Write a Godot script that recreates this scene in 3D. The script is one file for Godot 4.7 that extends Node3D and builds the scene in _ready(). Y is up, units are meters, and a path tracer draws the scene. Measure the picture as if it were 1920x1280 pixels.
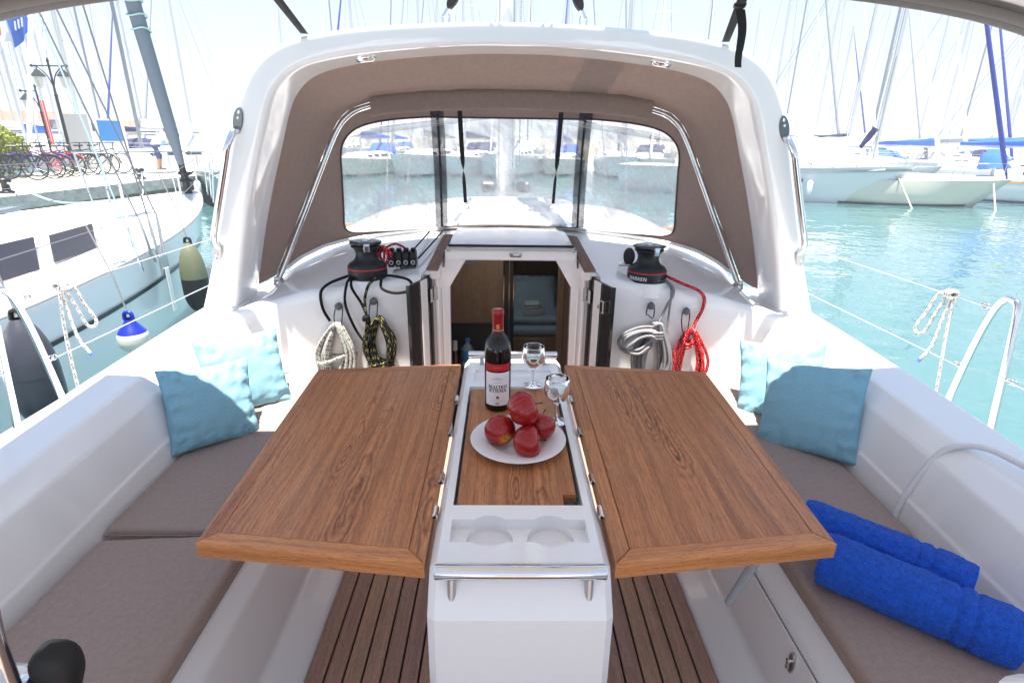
extends Node3D
# A sailing yacht's cockpit in a marina, looking forward from between the wheels.
# x is to starboard, -z is forward, y is up from the cockpit sole; the water lies at WATER.

const WATER := -0.75
const QUAY := 0.2

var M := {}
var taken := {}
var rng := RandomNumberGenerator.new()
var noise := FastNoiseLite.new()


func _ready() -> void:
	rng.seed = 7
	noise.seed = 11
	noise.frequency = 1.0
	noise.fractal_octaves = 3
	view_and_light()
	make_materials()
	build_water()
	build_yacht()
	build_arch()
	build_sprayhood()
	build_bimini()
	build_table()
	build_table_setting()
	build_cushions()
	build_deck_gear()
	build_rails()
	build_helm()
	build_cabin_things()
	build_neighbour()
	build_quay()
	build_marina()


func view_and_light() -> void:
	var cam := Camera3D.new()
	cam.name = "camera"
	cam.position = Vector3(-0.035, 1.415, 0.0)
	cam.rotation_degrees = Vector3(-20.2, -1.05, 0.8)
	cam.fov = 64.2
	cam.near = 0.02
	cam.far = 3000.0
	add_child(cam)
	cam.current = true
	var sky_look := ProceduralSkyMaterial.new()
	sky_look.sky_top_color = Color(0.60, 0.70, 0.85)
	sky_look.sky_horizon_color = Color(0.80, 0.835, 0.88)
	sky_look.sky_curve = 0.22
	sky_look.ground_bottom_color = Color(0.35, 0.48, 0.52)
	sky_look.ground_horizon_color = Color(0.80, 0.86, 0.90)
	sky_look.sun_angle_max = 0.0
	sky_look.energy_multiplier = 0.50
	var sky := Sky.new()
	sky.sky_material = sky_look
	var env := Environment.new()
	env.background_mode = Environment.BG_SKY
	env.sky = sky
	env.tonemap_mode = Environment.TONE_MAPPER_LINEAR
	env.tonemap_exposure = 3.3
	env.sdfgi_enabled = true
	env.ssao_enabled = true
	env.ssil_enabled = true
	env.fog_enabled = true
	env.fog_density = 0.0035
	env.fog_light_color = Color(0.90, 0.94, 0.98)
	var world := WorldEnvironment.new()
	world.name = "environment"
	world.environment = env
	add_child(world)
	var sun := DirectionalLight3D.new()
	sun.name = "sun"
	sun.light_energy = 1.6
	sun.light_color = Color(1.0, 0.965, 0.91)
	sun.light_angular_distance = 0.5
	sun.shadow_enabled = true
	add_child(sun)
	sun.look_at_from_position(Vector3.ZERO, Vector3(0.03, -1.0, -0.150), Vector3(1, 0, 0))


# ---------------------------------------------------------------- naming
func numbered(called: String) -> String:
	if not taken.has(called):
		taken[called] = 0
		return called
	taken[called] += 1
	return "%s_%03d" % [called, taken[called]]


func tag(o: Node, label: String, category: String, group := "") -> Node:
	o.set_meta("label", label)
	o.set_meta("category", category)
	if group != "":
		o.set_meta("group", group)
	return o


func thing(called: String, label: String, category: String, at := Vector3.ZERO, turn := 0.0, group := "") -> Node3D:
	var o := Node3D.new()
	o.name = numbered(called)
	add_child(o)
	o.position = at
	o.rotation.y = turn
	tag(o, label, category, group)
	return o


func part(parent: Node, called: String, st: SurfaceTool, m: Material) -> MeshInstance3D:
	st.generate_normals()
	return part_mesh(parent, called, st.commit(), m)


func part_mesh(parent: Node, called: String, mesh: Mesh, m: Material) -> MeshInstance3D:
	var o := MeshInstance3D.new()
	o.mesh = mesh
	o.material_override = m
	if parent == self:
		o.name = numbered(called)
	else:
		o.name = called
	parent.add_child(o, true)
	return o


func empty(parent: Node, called: String) -> Node3D:
	var o := Node3D.new()
	o.name = called
	parent.add_child(o, true)
	return o


func copy_of(root: Node3D, at: Vector3, turn: float, label: String) -> Node3D:
	var c := root.duplicate() as Node3D
	c.name = numbered(String(root.name).rstrip("0123456789").rstrip("_"))
	add_child(c)
	c.position = at
	c.rotation.y = turn
	c.set_meta("label", label)
	return c


# ---------------------------------------------------------------- shapes
func mb(smooth := true) -> SurfaceTool:
	var st := SurfaceTool.new()
	st.begin(Mesh.PRIMITIVE_TRIANGLES)
	st.set_smooth_group(0 if smooth else -1)
	return st


func V(x: float, y: float, z: float) -> Vector3:
	return Vector3(x, y, z)


func T(at: Vector3, rot := Vector3.ZERO, sc := Vector3.ONE) -> Transform3D:
	return Transform3D(Basis.from_euler(rot * (PI / 180.0)).scaled_local(sc), at)


func tri(st: SurfaceTool, a: Vector3, b: Vector3, c: Vector3, ua := Vector2.ZERO, ub := Vector2.ZERO, uc := Vector2.ZERO) -> void:
	st.set_uv(ua)
	st.add_vertex(a)
	st.set_uv(ub)
	st.add_vertex(b)
	st.set_uv(uc)
	st.add_vertex(c)


func tri_out(st: SurfaceTool, a: Vector3, b: Vector3, c: Vector3, centre: Vector3) -> void:
	var n := (a - c).cross(a - b)
	if n.dot((a + b + c) / 3.0 - centre) < 0.0:
		tri(st, a, c, b, Vector2(a.x + a.z, a.y), Vector2(c.x + c.z, c.y), Vector2(b.x + b.z, b.y))
	else:
		tri(st, a, b, c, Vector2(a.x + a.z, a.y), Vector2(b.x + b.z, b.y), Vector2(c.x + c.z, c.y))


func quad(st: SurfaceTool, a: Vector3, b: Vector3, c: Vector3, d: Vector3, uv := Vector2.ONE) -> void:
	tri(st, a, b, c, Vector2.ZERO, Vector2(uv.x, 0), uv)
	tri(st, a, c, d, Vector2.ZERO, uv, Vector2(0, uv.y))


# rows of points joined into one sheet; wrap closes every row on itself
func grid(st: SurfaceTool, rows: Array, wrap := false, uv := Vector2.ONE, flip := false) -> void:
	var m := rows.size()
	var n: int = rows[0].size()
	var last := n if wrap else n - 1
	for j in m - 1:
		var r0: PackedVector3Array = rows[j]
		var r1: PackedVector3Array = rows[j + 1]
		var v0 := uv.y * j / (m - 1.0)
		var v1 := uv.y * (j + 1) / (m - 1.0)
		for i in last:
			var k := (i + 1) % n
			var u0 := uv.x * i / float(last)
			var u1 := uv.x * (i + 1) / float(last)
			var a := r0[i]
			var b := r0[k]
			var c := r1[k]
			var d := r1[i]
			if flip:
				tri(st, a, c, b, Vector2(u0, v0), Vector2(u1, v1), Vector2(u1, v0))
				tri(st, a, d, c, Vector2(u0, v0), Vector2(u0, v1), Vector2(u1, v1))
			else:
				tri(st, a, b, c, Vector2(u0, v0), Vector2(u1, v0), Vector2(u1, v1))
				tri(st, a, c, d, Vector2(u0, v0), Vector2(u1, v1), Vector2(u0, v1))


func fan(st: SurfaceTool, ring: PackedVector3Array, centre: Vector3) -> void:
	for i in ring.size():
		var k := (i + 1) % ring.size()
		tri(st, centre, ring[i], ring[k], Vector2(0.5, 0.5), Vector2(0.5, 0), Vector2(0, 0.5))


func tube(st: SurfaceTool, path: PackedVector3Array, r, sides := 8, closed := false, caps := true) -> void:
	var n := path.size()
	if n < 2:
		return
	var tan0 := (path[1] - path[0]).normalized()
	if closed:
		tan0 = (path[1] - path[n - 1]).normalized()
	var nor := tan0.cross(Vector3.UP)
	if nor.length() < 0.05:
		nor = tan0.cross(Vector3.RIGHT)
	nor = nor.normalized()
	var prev_ring := PackedVector3Array()
	var first_ring := PackedVector3Array()
	var run := 0.0
	var prev_v := 0.0
	var steps := n + 1 if closed else n
	for q in steps:
		var i := q % n
		var t: Vector3
		if closed:
			t = path[(i + 1) % n] - path[(i + n - 1) % n]
		elif i == 0:
			t = path[1] - path[0]
		elif i == n - 1:
			t = path[n - 1] - path[n - 2]
		else:
			t = path[i + 1] - path[i - 1]
		t = t.normalized()
		nor = nor - t * nor.dot(t)
		if nor.length() < 0.001:
			nor = t.cross(Vector3.UP if absf(t.y) < 0.9 else Vector3.RIGHT)
		nor = nor.normalized()
		var bin := t.cross(nor)
		var rad: float = r[i] if r is Array or r is PackedFloat32Array else r
		var ring := PackedVector3Array()
		for s in sides:
			var a := TAU * s / sides
			ring.append(path[i] + (nor * cos(a) + bin * sin(a)) * rad)
		if q > 0:
			run += path[i].distance_to(path[(i + n - 1) % n])
			var v := run / maxf(TAU * rad, 0.002)
			for s in sides:
				var k := (s + 1) % sides
				var u0 := s / float(sides)
				var u1 := (s + 1) / float(sides)
				tri(st, prev_ring[s], ring[s], ring[k], Vector2(u0, prev_v), Vector2(u0, v), Vector2(u1, v))
				tri(st, prev_ring[s], ring[k], prev_ring[k], Vector2(u0, prev_v), Vector2(u1, v), Vector2(u1, prev_v))
			prev_v = v
		else:
			first_ring = ring
		prev_ring = ring
	if caps and not closed:
		st.set_smooth_group(-1)
		var rev := first_ring.duplicate()
		rev.reverse()
		fan(st, rev, path[0])
		fan(st, prev_ring, path[n - 1])
		st.set_smooth_group(0)


func rod(st: SurfaceTool, a: Vector3, b: Vector3, r: float, sides := 8) -> void:
	tube(st, PackedVector3Array([a, b]), r, sides)


# smooth path through points
func smooth_path(pts: Array, per := 6, closed := false) -> PackedVector3Array:
	var out := PackedVector3Array()
	var n := pts.size()
	var spans := n if closed else n - 1
	for i in spans:
		var p0: Vector3 = pts[(i - 1 + n) % n] if closed or i > 0 else pts[0] * 2.0 - pts[1]
		var p1: Vector3 = pts[i]
		var p2: Vector3 = pts[(i + 1) % n]
		var p3: Vector3 = pts[(i + 2) % n] if closed or i + 2 < n else pts[n - 1] * 2.0 - pts[n - 2]
		for k in per:
			out.append(p1.cubic_interpolate(p2, p0, p3, k / float(per)))
	if not closed:
		out.append(pts[n - 1])
	return out


func lathe(st: SurfaceTool, prof: Array, segs := 24, xf := Transform3D.IDENTITY, uv := Vector2.ONE, flip := false) -> void:
	var rows := []
	for p in prof:
		var row := PackedVector3Array()
		for s in segs:
			var a := TAU * s / segs
			row.append(xf * Vector3(p[0] * cos(a), p[1], p[0] * sin(a)))
		rows.append(row)
	grid(st, rows, true, uv, flip)


func box(st: SurfaceTool, size: Vector3, xf := Transform3D.IDENTITY, bevel := 0.0) -> void:
	var h := size * 0.5
	var b := minf(bevel, minf(h.x, minf(h.y, h.z)) * 0.9)
	var c := xf.origin
	st.set_smooth_group(-1)
	for ax in 3:
		var a1 := (ax + 1) % 3
		var a2 := (ax + 2) % 3
		for s in [-1.0, 1.0]:
			var q := []
			for e in [[-1, -1], [1, -1], [1, 1], [-1, 1]]:
				var p := Vector3.ZERO
				p[ax] = h[ax] * s
				p[a1] = (h[a1] - b) * e[0]
				p[a2] = (h[a2] - b) * e[1]
				q.append(xf * p)
			tri_out(st, q[0], q[1], q[2], c)
			tri_out(st, q[0], q[2], q[3], c)
			if b > 0.0:
				for s2 in [-1.0, 1.0]:
					var e := []
					for w in [-1.0, 1.0]:
						var p := Vector3.ZERO
						p[ax] = h[ax] * s
						p[a1] = (h[a1] - b) * s2
						p[a2] = (h[a2] - b) * w
						e.append(xf * p)
						p[ax] = (h[ax] - b) * s
						p[a1] = h[a1] * s2
						e.append(xf * p)
					tri_out(st, e[0], e[1], e[3], c)
					tri_out(st, e[0], e[3], e[2], c)
	if b > 0.0:
		for sx in [-1.0, 1.0]:
			for sy in [-1.0, 1.0]:
				for sz in [-1.0, 1.0]:
					tri_out(st, xf * Vector3(h.x * sx, (h.y - b) * sy, (h.z - b) * sz), xf * Vector3((h.x - b) * sx, h.y * sy, (h.z - b) * sz), xf * Vector3((h.x - b) * sx, (h.y - b) * sy, h.z * sz), c)
	st.set_smooth_group(0)


func inset(poly: PackedVector2Array, b: float) -> PackedVector2Array:
	var out := PackedVector2Array()
	var n := poly.size()
	var area := 0.0
	for i in n:
		area += poly[i].cross(poly[(i + 1) % n])
	var sgn := signf(area)
	for i in n:
		var d0 := (poly[i] - poly[(i - 1 + n) % n]).normalized()
		var d1 := (poly[(i + 1) % n] - poly[i]).normalized()
		var n0 := Vector2(-d0.y, d0.x) * sgn
		var n1 := Vector2(-d1.y, d1.x) * sgn
		var m := n0 + n1
		out.append(poly[i] + m * (b / maxf(m.dot(n0), 0.2)))
	return out


# a plate cut to an outline: outline points (x, z), from local y = 0 to h, rims chamfered
func prism(st: SurfaceTool, poly: PackedVector2Array, h: float, xf := Transform3D.IDENTITY, bevel := 0.0, uv := 1.0, along := Vector2(0, 1)) -> void:
	st.set_smooth_group(-1)
	var n := poly.size()
	var small := inset(poly, bevel) if bevel > 0.0 else poly
	var idx := Geometry2D.triangulate_polygon(small)
	var across := Vector2(along.y, -along.x)
	for top in [true, false]:
		var y := h if top else 0.0
		for i in range(0, idx.size(), 3):
			var p := []
			for k in 3:
				p.append(small[idx[i + k]])
			var pa := Vector3(p[0].x, y, p[0].y)
			var pb := Vector3(p[1].x, y, p[1].y)
			var pc := Vector3(p[2].x, y, p[2].y)
			var ua := Vector2(p[0].dot(across), p[0].dot(along)) * uv
			var ub := Vector2(p[1].dot(across), p[1].dot(along)) * uv
			var uc := Vector2(p[2].dot(across), p[2].dot(along)) * uv
			var up := (pa - pc).cross(pa - pb).y > 0.0
			if up == top:
				tri(st, xf * pa, xf * pb, xf * pc, ua, ub, uc)
			else:
				tri(st, xf * pa, xf * pc, xf * pb, ua, uc, ub)
	var rings := [[small, 0.0], [poly, bevel], [poly, h - bevel], [small, h]] if bevel > 0.0 else [[poly, 0.0], [poly, h]]
	var area := 0.0
	for i in n:
		area += poly[i].cross(poly[(i + 1) % n])
	for k in rings.size() - 1:
		var run := 0.0
		for i in n:
			var j := (i + 1) % n
			var a: Vector2 = rings[k][0][i]
			var b: Vector2 = rings[k][0][j]
			var c: Vector2 = rings[k + 1][0][j]
			var d: Vector2 = rings[k + 1][0][i]
			var y0: float = rings[k][1]
			var y1: float = rings[k + 1][1]
			var l := a.distance_to(b)
			var va := xf * Vector3(a.x, y0, a.y)
			var vb := xf * Vector3(b.x, y0, b.y)
			var vc := xf * Vector3(c.x, y1, c.y)
			var vd := xf * Vector3(d.x, y1, d.y)
			var ta := Vector2(y0, run) * uv
			var tb := Vector2(y0, run + l) * uv
			var tc := Vector2(y1, run + l) * uv
			var td := Vector2(y1, run) * uv
			if area > 0.0:
				tri(st, va, vb, vc, ta, tb, tc)
				tri(st, va, vc, vd, ta, tc, td)
			else:
				tri(st, va, vc, vb, ta, tc, tb)
				tri(st, va, vd, vc, ta, td, tc)
			run += l
	st.set_smooth_group(0)


# a section (x, y) drawn out through a list of [z, dx, dy] stations; side = -1 mirrors it to port
func draw_out(st: SurfaceTool, sec: Array, stations: Array, side := 1.0, smooth := false) -> void:
	if not smooth:
		for i in sec.size() - 1:
			st.set_smooth_group(i + 1)
			var rows := []
			for s in stations:
				rows.append(PackedVector3Array([V((sec[i][0] + s[1]) * side, sec[i][1] + s[2], s[0]), V((sec[i + 1][0] + s[1]) * side, sec[i + 1][1] + s[2], s[0])]))
			grid(st, rows, false, Vector2.ONE, side < 0)
		st.set_smooth_group(0)
		return
	var all := []
	for s in stations:
		var row := PackedVector3Array()
		for p in sec:
			row.append(V((p[0] + s[1]) * side, p[1] + s[2], s[0]))
		all.append(row)
	grid(st, all, false, Vector2.ONE, side < 0)


# rounds the corners of an open section
func rounded(sec: Array, r: float, steps := 4) -> Array:
	var out := [sec[0]]
	for i in range(1, sec.size() - 1):
		var p := Vector2(sec[i][0], sec[i][1])
		var a := Vector2(sec[i - 1][0], sec[i - 1][1])
		var b := Vector2(sec[i + 1][0], sec[i + 1][1])
		var q := minf(r, minf(p.distance_to(a), p.distance_to(b)) * 0.45)
		var pa := p + (a - p).normalized() * q
		var pb := p + (b - p).normalized() * q
		for k in steps + 1:
			var t := k / float(steps)
			var m := pa.lerp(p, t).lerp(p.lerp(pb, t), t)
			if k == 0:
				var h := pa + (a - p).normalized() * q * 0.08
				out.append([h.x, h.y])
			out.append([m.x, m.y])
			if k == steps:
				var h := pb + (b - p).normalized() * q * 0.08
				out.append([h.x, h.y])
	out.append(sec[-1])
	return out


# lettering with thickness, bent round a vertical cylinder of radius r when r > 0; centred on the local origin, facing +z
func lettering(text: String, height: float, serif := false, r := 0.0) -> ArrayMesh:
	var tm := TextMesh.new()
	var f := SystemFont.new()
	f.font_names = PackedStringArray(["Droid Serif" if serif else "Droid Sans"])
	f.font_weight = 700
	tm.font = f
	tm.font_size = 32
	tm.pixel_size = height / 24.0
	tm.depth = 0.0006
	tm.text = text
	var arr := tm.get_mesh_arrays()
	var vs: PackedVector3Array = arr[Mesh.ARRAY_VERTEX]
	var ns: PackedVector3Array = arr[Mesh.ARRAY_NORMAL]
	if r > 0.0:
		for i in vs.size():
			var a := vs[i].x / r
			var rad := r + vs[i].z
			vs[i] = Vector3(sin(a) * rad, vs[i].y, cos(a) * rad)
			ns[i] = ns[i].rotated(Vector3.UP, a)
	var fresh := []
	fresh.resize(Mesh.ARRAY_MAX)
	fresh[Mesh.ARRAY_VERTEX] = vs
	fresh[Mesh.ARRAY_NORMAL] = ns
	fresh[Mesh.ARRAY_INDEX] = arr[Mesh.ARRAY_INDEX]
	var m := ArrayMesh.new()
	m.add_surface_from_arrays(Mesh.PRIMITIVE_TRIANGLES, fresh)
	return m


# ---------------------------------------------------------------- materials
func mat(color: Color, rough := 0.5, metal := 0.0) -> StandardMaterial3D:
	var m := StandardMaterial3D.new()
	m.albedo_color = color
	m.roughness = rough
	m.metallic = metal
	m.cull_mode = BaseMaterial3D.CULL_DISABLED
	return m


func texture_of(w: int, h: int, f: Callable) -> ImageTexture:
	var data := PackedByteArray()
	data.resize(w * h * 3)
	var at := 0
	for y in h:
		for x in w:
			var c: Color = f.call(x / float(w), y / float(h))
			data[at] = int(clampf(c.r, 0, 1) * 255)
			data[at + 1] = int(clampf(c.g, 0, 1) * 255)
			data[at + 2] = int(clampf(c.b, 0, 1) * 255)
			at += 3
	var img := Image.create_from_data(w, h, false, Image.FORMAT_RGB8, data)
	img.generate_mipmaps()
	return ImageTexture.create_from_image(img)


# relief from noise, tiling; returned as a normal map
func relief(freq: float, octaves: int, size: int, strength: float, seed_ := 3, cellular := false) -> ImageTexture:
	var n := FastNoiseLite.new()
	n.seed = seed_
	n.frequency = freq
	n.fractal_octaves = octaves
	if cellular:
		n.noise_type = FastNoiseLite.TYPE_CELLULAR
	var img := n.get_seamless_image(size, size)
	img.convert(Image.FORMAT_RGBA8)
	img.bump_map_to_normal_map(strength)
	return ImageTexture.create_from_image(img)


func with_relief(m: StandardMaterial3D, tex: Texture2D, scale: float, amount := 1.0, triplanar := true) -> StandardMaterial3D:
	m.normal_enabled = true
	m.normal_texture = tex
	m.normal_scale = amount
	if triplanar:
		m.uv1_triplanar = true
		m.uv1_world_triplanar = false
		m.uv1_scale = Vector3.ONE * scale
	return m


func cloth(color: Color, vary: float, tile: float, rough := 0.9) -> StandardMaterial3D:
	# woven cloth: threads crossing, with slubs and a faint mottle of the dye
	var n := FastNoiseLite.new()
	n.frequency = 1.0
	n.seed = int(color.r * 900.0)
	var tex := texture_of(256, 256, func(u: float, v: float) -> Color:
		var weave := sin(u * TAU * 64.0) * sin(v * TAU * 64.0)
		var slub := n.get_noise_2d(u * 9.0, v * 120.0) + n.get_noise_2d(u * 120.0 + 50.0, v * 9.0)
		var k := 1.0 + vary * (0.45 * weave + 0.6 * slub + 0.5 * n.get_noise_2d(u * 5.0, v * 5.0))
		return Color(color.r * k, color.g * k, color.b * k))
	var m := mat(Color.WHITE, rough)
	m.albedo_texture = tex
	m.uv1_triplanar = true
	m.uv1_scale = Vector3.ONE / tile
	m.metallic_specular = 0.25
	return m


func rope_mat(base: Color, fleck: Color, amount: float, seed_: int) -> StandardMaterial3D:
	# braided cover: crossing strands, some of them in the fleck colour
	var tex := texture_of(64, 64, func(u: float, v: float) -> Color:
		var a := fposmod(u * 8.0 + v * 8.0, 1.0)
		var b := fposmod(u * 8.0 - v * 8.0, 1.0)
		var over := (int(floor(u * 8.0 + v * 8.0)) + int(floor(u * 8.0 - v * 8.0))) % 2 == 0
		var strand := sin((a if over else b) * PI)
		var cell := int(floor(fposmod(u * 8.0 + v * 8.0, 8.0))) * 17 + int(floor(fposmod(u * 8.0 - v * 8.0, 8.0))) * 31 + seed_
		var pick := fposmod(sin(cell * 12.9898) * 43758.5453, 1.0)
		var c := fleck if pick < amount else base
		return c * (0.72 + 0.28 * strand))
	var m := mat(Color.WHITE, 0.8)
	m.albedo_texture = tex
	m.uv1_scale = Vector3(1, 1, 1)
	m.metallic_specular = 0.3
	return m


func teak(light: Color, dark: Color, seed_: int, figure: float, weathered := 0.0) -> ImageTexture:
	# u across the grain (0.5 m), v along it (1 m)
	var n := FastNoiseLite.new()
	n.seed = seed_
	n.frequency = 1.0
	var r2 := RandomNumberGenerator.new()
	r2.seed = seed_
	var hearts := []
	for i in 5:
		hearts.append([r2.randf_range(0.02, 0.98), r2.randf(), r2.randf_range(0.05, 0.10), r2.randf_range(0.16, 0.32)])
	return texture_of(384, 512, func(u: float, v: float) -> Color:
		var w := u + 0.02 * n.get_noise_2d(u * 4.0, v * 1.6)
		var broad := n.get_noise_2d(w * 16.0, v * 0.8)
		var streak := n.get_noise_2d(w * 70.0, v * 1.7 + 9.0)
		var fine := n.get_noise_2d(w * 210.0, v * 6.0)
		var k := 0.54 + 0.30 * broad + 0.26 * streak + 0.24 * fine
		var vein := 0.0
		for h in hearts:
			var dx: float = (w - h[0]) / h[2]
			var dy: float = (v - h[1]) / h[3]
			dy = dy * 0.45 if dy < 0.0 else dy * 1.5
			var d := sqrt(dx * dx + dy * dy) + 0.26 * n.get_noise_2d(u * 10.0, v * 7.0)
			if d < 1.0:
				var ring := absf(fposmod(d * 4.0, 1.0) - 0.5) * 2.0
				k += figure * (1.0 - d) * (ring - 0.62)
				if ring < 0.16:
					vein = maxf(vein, (1.0 - d) * (0.5 + n.get_noise_2d(u * 14.0, v * 6.0 + 3.0)))
		var c := dark.lerp(light, clampf(k, 0.0, 1.15))
		c = c.lerp(dark * 0.55, clampf(vein * figure * 0.9, 0.0, 0.6))
		var pore := n.get_noise_2d(u * 330.0, v * 16.0 + 40.0)
		if pore > 0.30:
			c = c * 0.84
		elif pore < -0.42:
			c = c.lerp(light, 0.35)
		if weathered > 0.0:
			var worn := clampf(n.get_noise_2d(u * 8.0 + 30.0, v * 2.2) * 1.6 + 0.2 * fine, 0.0, 1.0)
			c = c.lerp(Color(0.62, 0.55, 0.49), worn * weathered)
		return c)


func make_materials() -> void:
	var gel := mat(Color(0.915, 0.915, 0.92), 0.08)
	gel.clearcoat_enabled = true
	gel.clearcoat = 0.4
	gel.clearcoat_roughness = 0.08
	with_relief(gel, relief(0.006, 2, 256, 1.2, 21), 1.3, 0.05)
	M.gel = gel
	var skid := mat(Color(0.86, 0.87, 0.88), 0.6)
	with_relief(skid, relief(0.12, 1, 256, 4.0, 5, true), 7.0, 0.5)
	M.skid = skid
	M.steel = mat(Color(0.86, 0.87, 0.88), 0.12, 1.0)
	M.dull_steel = mat(Color(0.72, 0.73, 0.74), 0.32, 1.0)
	M.plate = mat(Color(0.46, 0.47, 0.49), 0.28, 0.9)
	M.black = mat(Color(0.055, 0.06, 0.07), 0.38)
	M.black_rubber = mat(Color(0.05, 0.05, 0.055), 0.65)
	M.winch = mat(Color(0.13, 0.14, 0.155), 0.36, 0.35)
	M.red = mat(Color(0.78, 0.06, 0.10), 0.4)
	M.white = mat(Color(0.90, 0.90, 0.90), 0.45)
	M.grey = mat(Color(0.60, 0.62, 0.64), 0.4)
	M.caulk = mat(Color(0.035, 0.035, 0.04), 0.7)
	M.webbing = with_relief(mat(Color(0.06, 0.07, 0.09), 0.75), relief(0.2, 1, 128, 6.0, 8), 60.0, 0.5)
	var leaf := mat(Color.WHITE, 0.42)
	leaf.albedo_texture = teak(Color(0.83, 0.575, 0.375), Color(0.49, 0.285, 0.165), 4, 0.70, 0.16)
	leaf.uv1_scale = Vector3(2.0, 1.0, 1.0)
	leaf.uv1_offset = Vector3(1.32, 0.73, 0)
	M.leaf = leaf
	var leaf2 := mat(Color.WHITE, 0.42)
	leaf2.albedo_texture = teak(Color(0.81, 0.555, 0.36), Color(0.47, 0.265, 0.15), 19, 0.75, 0.16)
	leaf2.uv1_scale = Vector3(2.0, 1.0, 1.0)
	leaf2.uv1_offset = Vector3(-0.32, 0.73, 0)
	M.leaf2 = leaf2
	M.lid = leaf.duplicate()
	M.lid.uv1_offset = Vector3(0.5, 0.6, 0)
	var strip := mat(Color.WHITE, 0.40)
	strip.albedo_texture = teak(Color(0.88, 0.62, 0.40), Color(0.60, 0.36, 0.19), 31, 0.25, 0.10)
	strip.uv1_scale = Vector3(2.0, 1.0, 1.0)
	M.strip = strip
	M.sole = []
	for i in 4:
		var p := mat(Color.WHITE, 0.72)
		p.albedo_texture = teak(Color(0.74 + 0.02 * i, 0.60 + 0.015 * i, 0.54), Color(0.56, 0.43 + 0.01 * i, 0.375), 50 + i, 0.12, 0.20)
		p.uv1_scale = Vector3(2.0, 1.0, 1.0)
		M.sole.append(p)
	var old := mat(Color.WHITE, 0.65)
	old.albedo_texture = teak(Color(0.55, 0.42, 0.36), Color(0.33, 0.22, 0.18), 77, 0.2, 0.45)
	old.uv1_scale = Vector3(2.0, 1.0, 1.0)
	M.old_teak = old
	var hood_cloth := cloth(Color(0.56, 0.495, 0.47), 0.10, 0.16)
	hood_cloth.backlight_enabled = true
	hood_cloth.backlight = Color(0.36, 0.335, 0.325)
	M.taupe = hood_cloth
	M.seat = cloth(Color(0.605, 0.54, 0.51), 0.10, 0.10)
	var canopy := cloth(Color(0.60, 0.58, 0.57), 0.08, 0.16)
	canopy.backlight_enabled = true
	canopy.backlight = Color(0.84, 0.84, 0.86)
	M.canopy = canopy
	M.pocket = mat(Color(0.44, 0.41, 0.40), 0.85)
	M.binding = mat(Color(0.33, 0.29, 0.29), 0.85)
	M.blue_cloth = cloth(Color(0.51, 0.69, 0.765), 0.09, 0.07)
	M.pale_cloth = cloth(Color(0.56, 0.76, 0.82), 0.07, 0.07)
	var terry := mat(Color(0.09, 0.42, 0.98), 0.95)
	terry.rim_enabled = true
	terry.rim = 0.5
	terry.albedo_texture = texture_of(256, 256, func(u: float, v: float) -> Color:
		var k := 0.84 + 0.42 * noise.get_noise_2d(u * 44.0, v * 44.0) + 0.22 * noise.get_noise_2d(u * 8.0, v * 8.0)
		return Color(k, k, k))
	with_relief(terry, relief(0.16, 2, 256, 14.0, 14), 9.0, 1.0)
	M.terry = terry
	M.towel_band = mat(Color(0.08, 0.40, 0.94), 0.8)
	M.line_white = rope_mat(Color(0.74, 0.75, 0.73), Color(0.16, 0.21, 0.21), 0.20, 1)
	M.line_black = rope_mat(Color(0.12, 0.13, 0.13), Color(0.74, 0.72, 0.36), 0.16, 2)
	M.line_plain = rope_mat(Color(0.07, 0.075, 0.085), Color(0.11, 0.12, 0.13), 0.3, 3)
	M.line_grey = rope_mat(Color(0.56, 0.57, 0.59), Color(0.55, 0.18, 0.20), 0.07, 4)
	M.line_red = rope_mat(Color(0.74, 0.05, 0.10), Color(0.93, 0.75, 0.74), 0.22, 5)
	M.line_fleck = rope_mat(Color(0.88, 0.87, 0.85), Color(0.30, 0.27, 0.24), 0.16, 6)
	M.line_blue = mat(Color(0.60, 0.72, 0.82), 0.8)
	M.line_teal = mat(Color(0.66, 0.80, 0.78), 0.8)
	var smoke := mat(Color(0.16, 0.13, 0.125), 0.05)
	smoke.transparency = BaseMaterial3D.TRANSPARENCY_ALPHA
	smoke.albedo_color.a = 0.80
	M.smoke = smoke
	# soft window plastic, clouded and scratched where it has been rolled
	var vinyl := mat(Color.WHITE, 0.12)
	vinyl.transparency = BaseMaterial3D.TRANSPARENCY_ALPHA
	var film_img := Image.create(256, 256, false, Image.FORMAT_RGBA8)
	for yy in 256:
		for xx in 256:
			var cloudy := noise.get_noise_2d(xx * 0.016, yy * 0.016) + 0.6 * noise.get_noise_2d(xx * 0.06 + yy * 0.03, yy * 0.05)
			var scratch := noise.get_noise_2d((xx + yy * 0.7) * 0.16, (yy - xx * 0.4) * 0.012 + 9.0)
			film_img.set_pixel(xx, yy, Color(0.93, 0.945, 0.96, clampf(0.50 + 0.50 * cloudy + 0.16 * smoothstep(0.30, 0.55, scratch), 0.14, 0.8)))
	vinyl.albedo_texture = ImageTexture.create_from_image(film_img)
	M.vinyl = vinyl
	var film := mat(Color(0.14, 0.14, 0.20), 0.10)
	film.transparency = BaseMaterial3D.TRANSPARENCY_ALPHA
	film.albedo_color.a = 0.70
	M.zip_film = film
	var glass := mat(Color(0.97, 0.985, 0.98, 0.0), 0.0)
	glass.refraction_enabled = true
	glass.refraction_scale = 0.05
	M.glass = glass
	M.bottle = mat(Color(0.018, 0.010, 0.012), 0.04)
	M.porcelain = mat(Color(0.88, 0.87, 0.88), 0.12)
	M.wood_dark = mat(Color.WHITE, 0.5)
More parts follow.
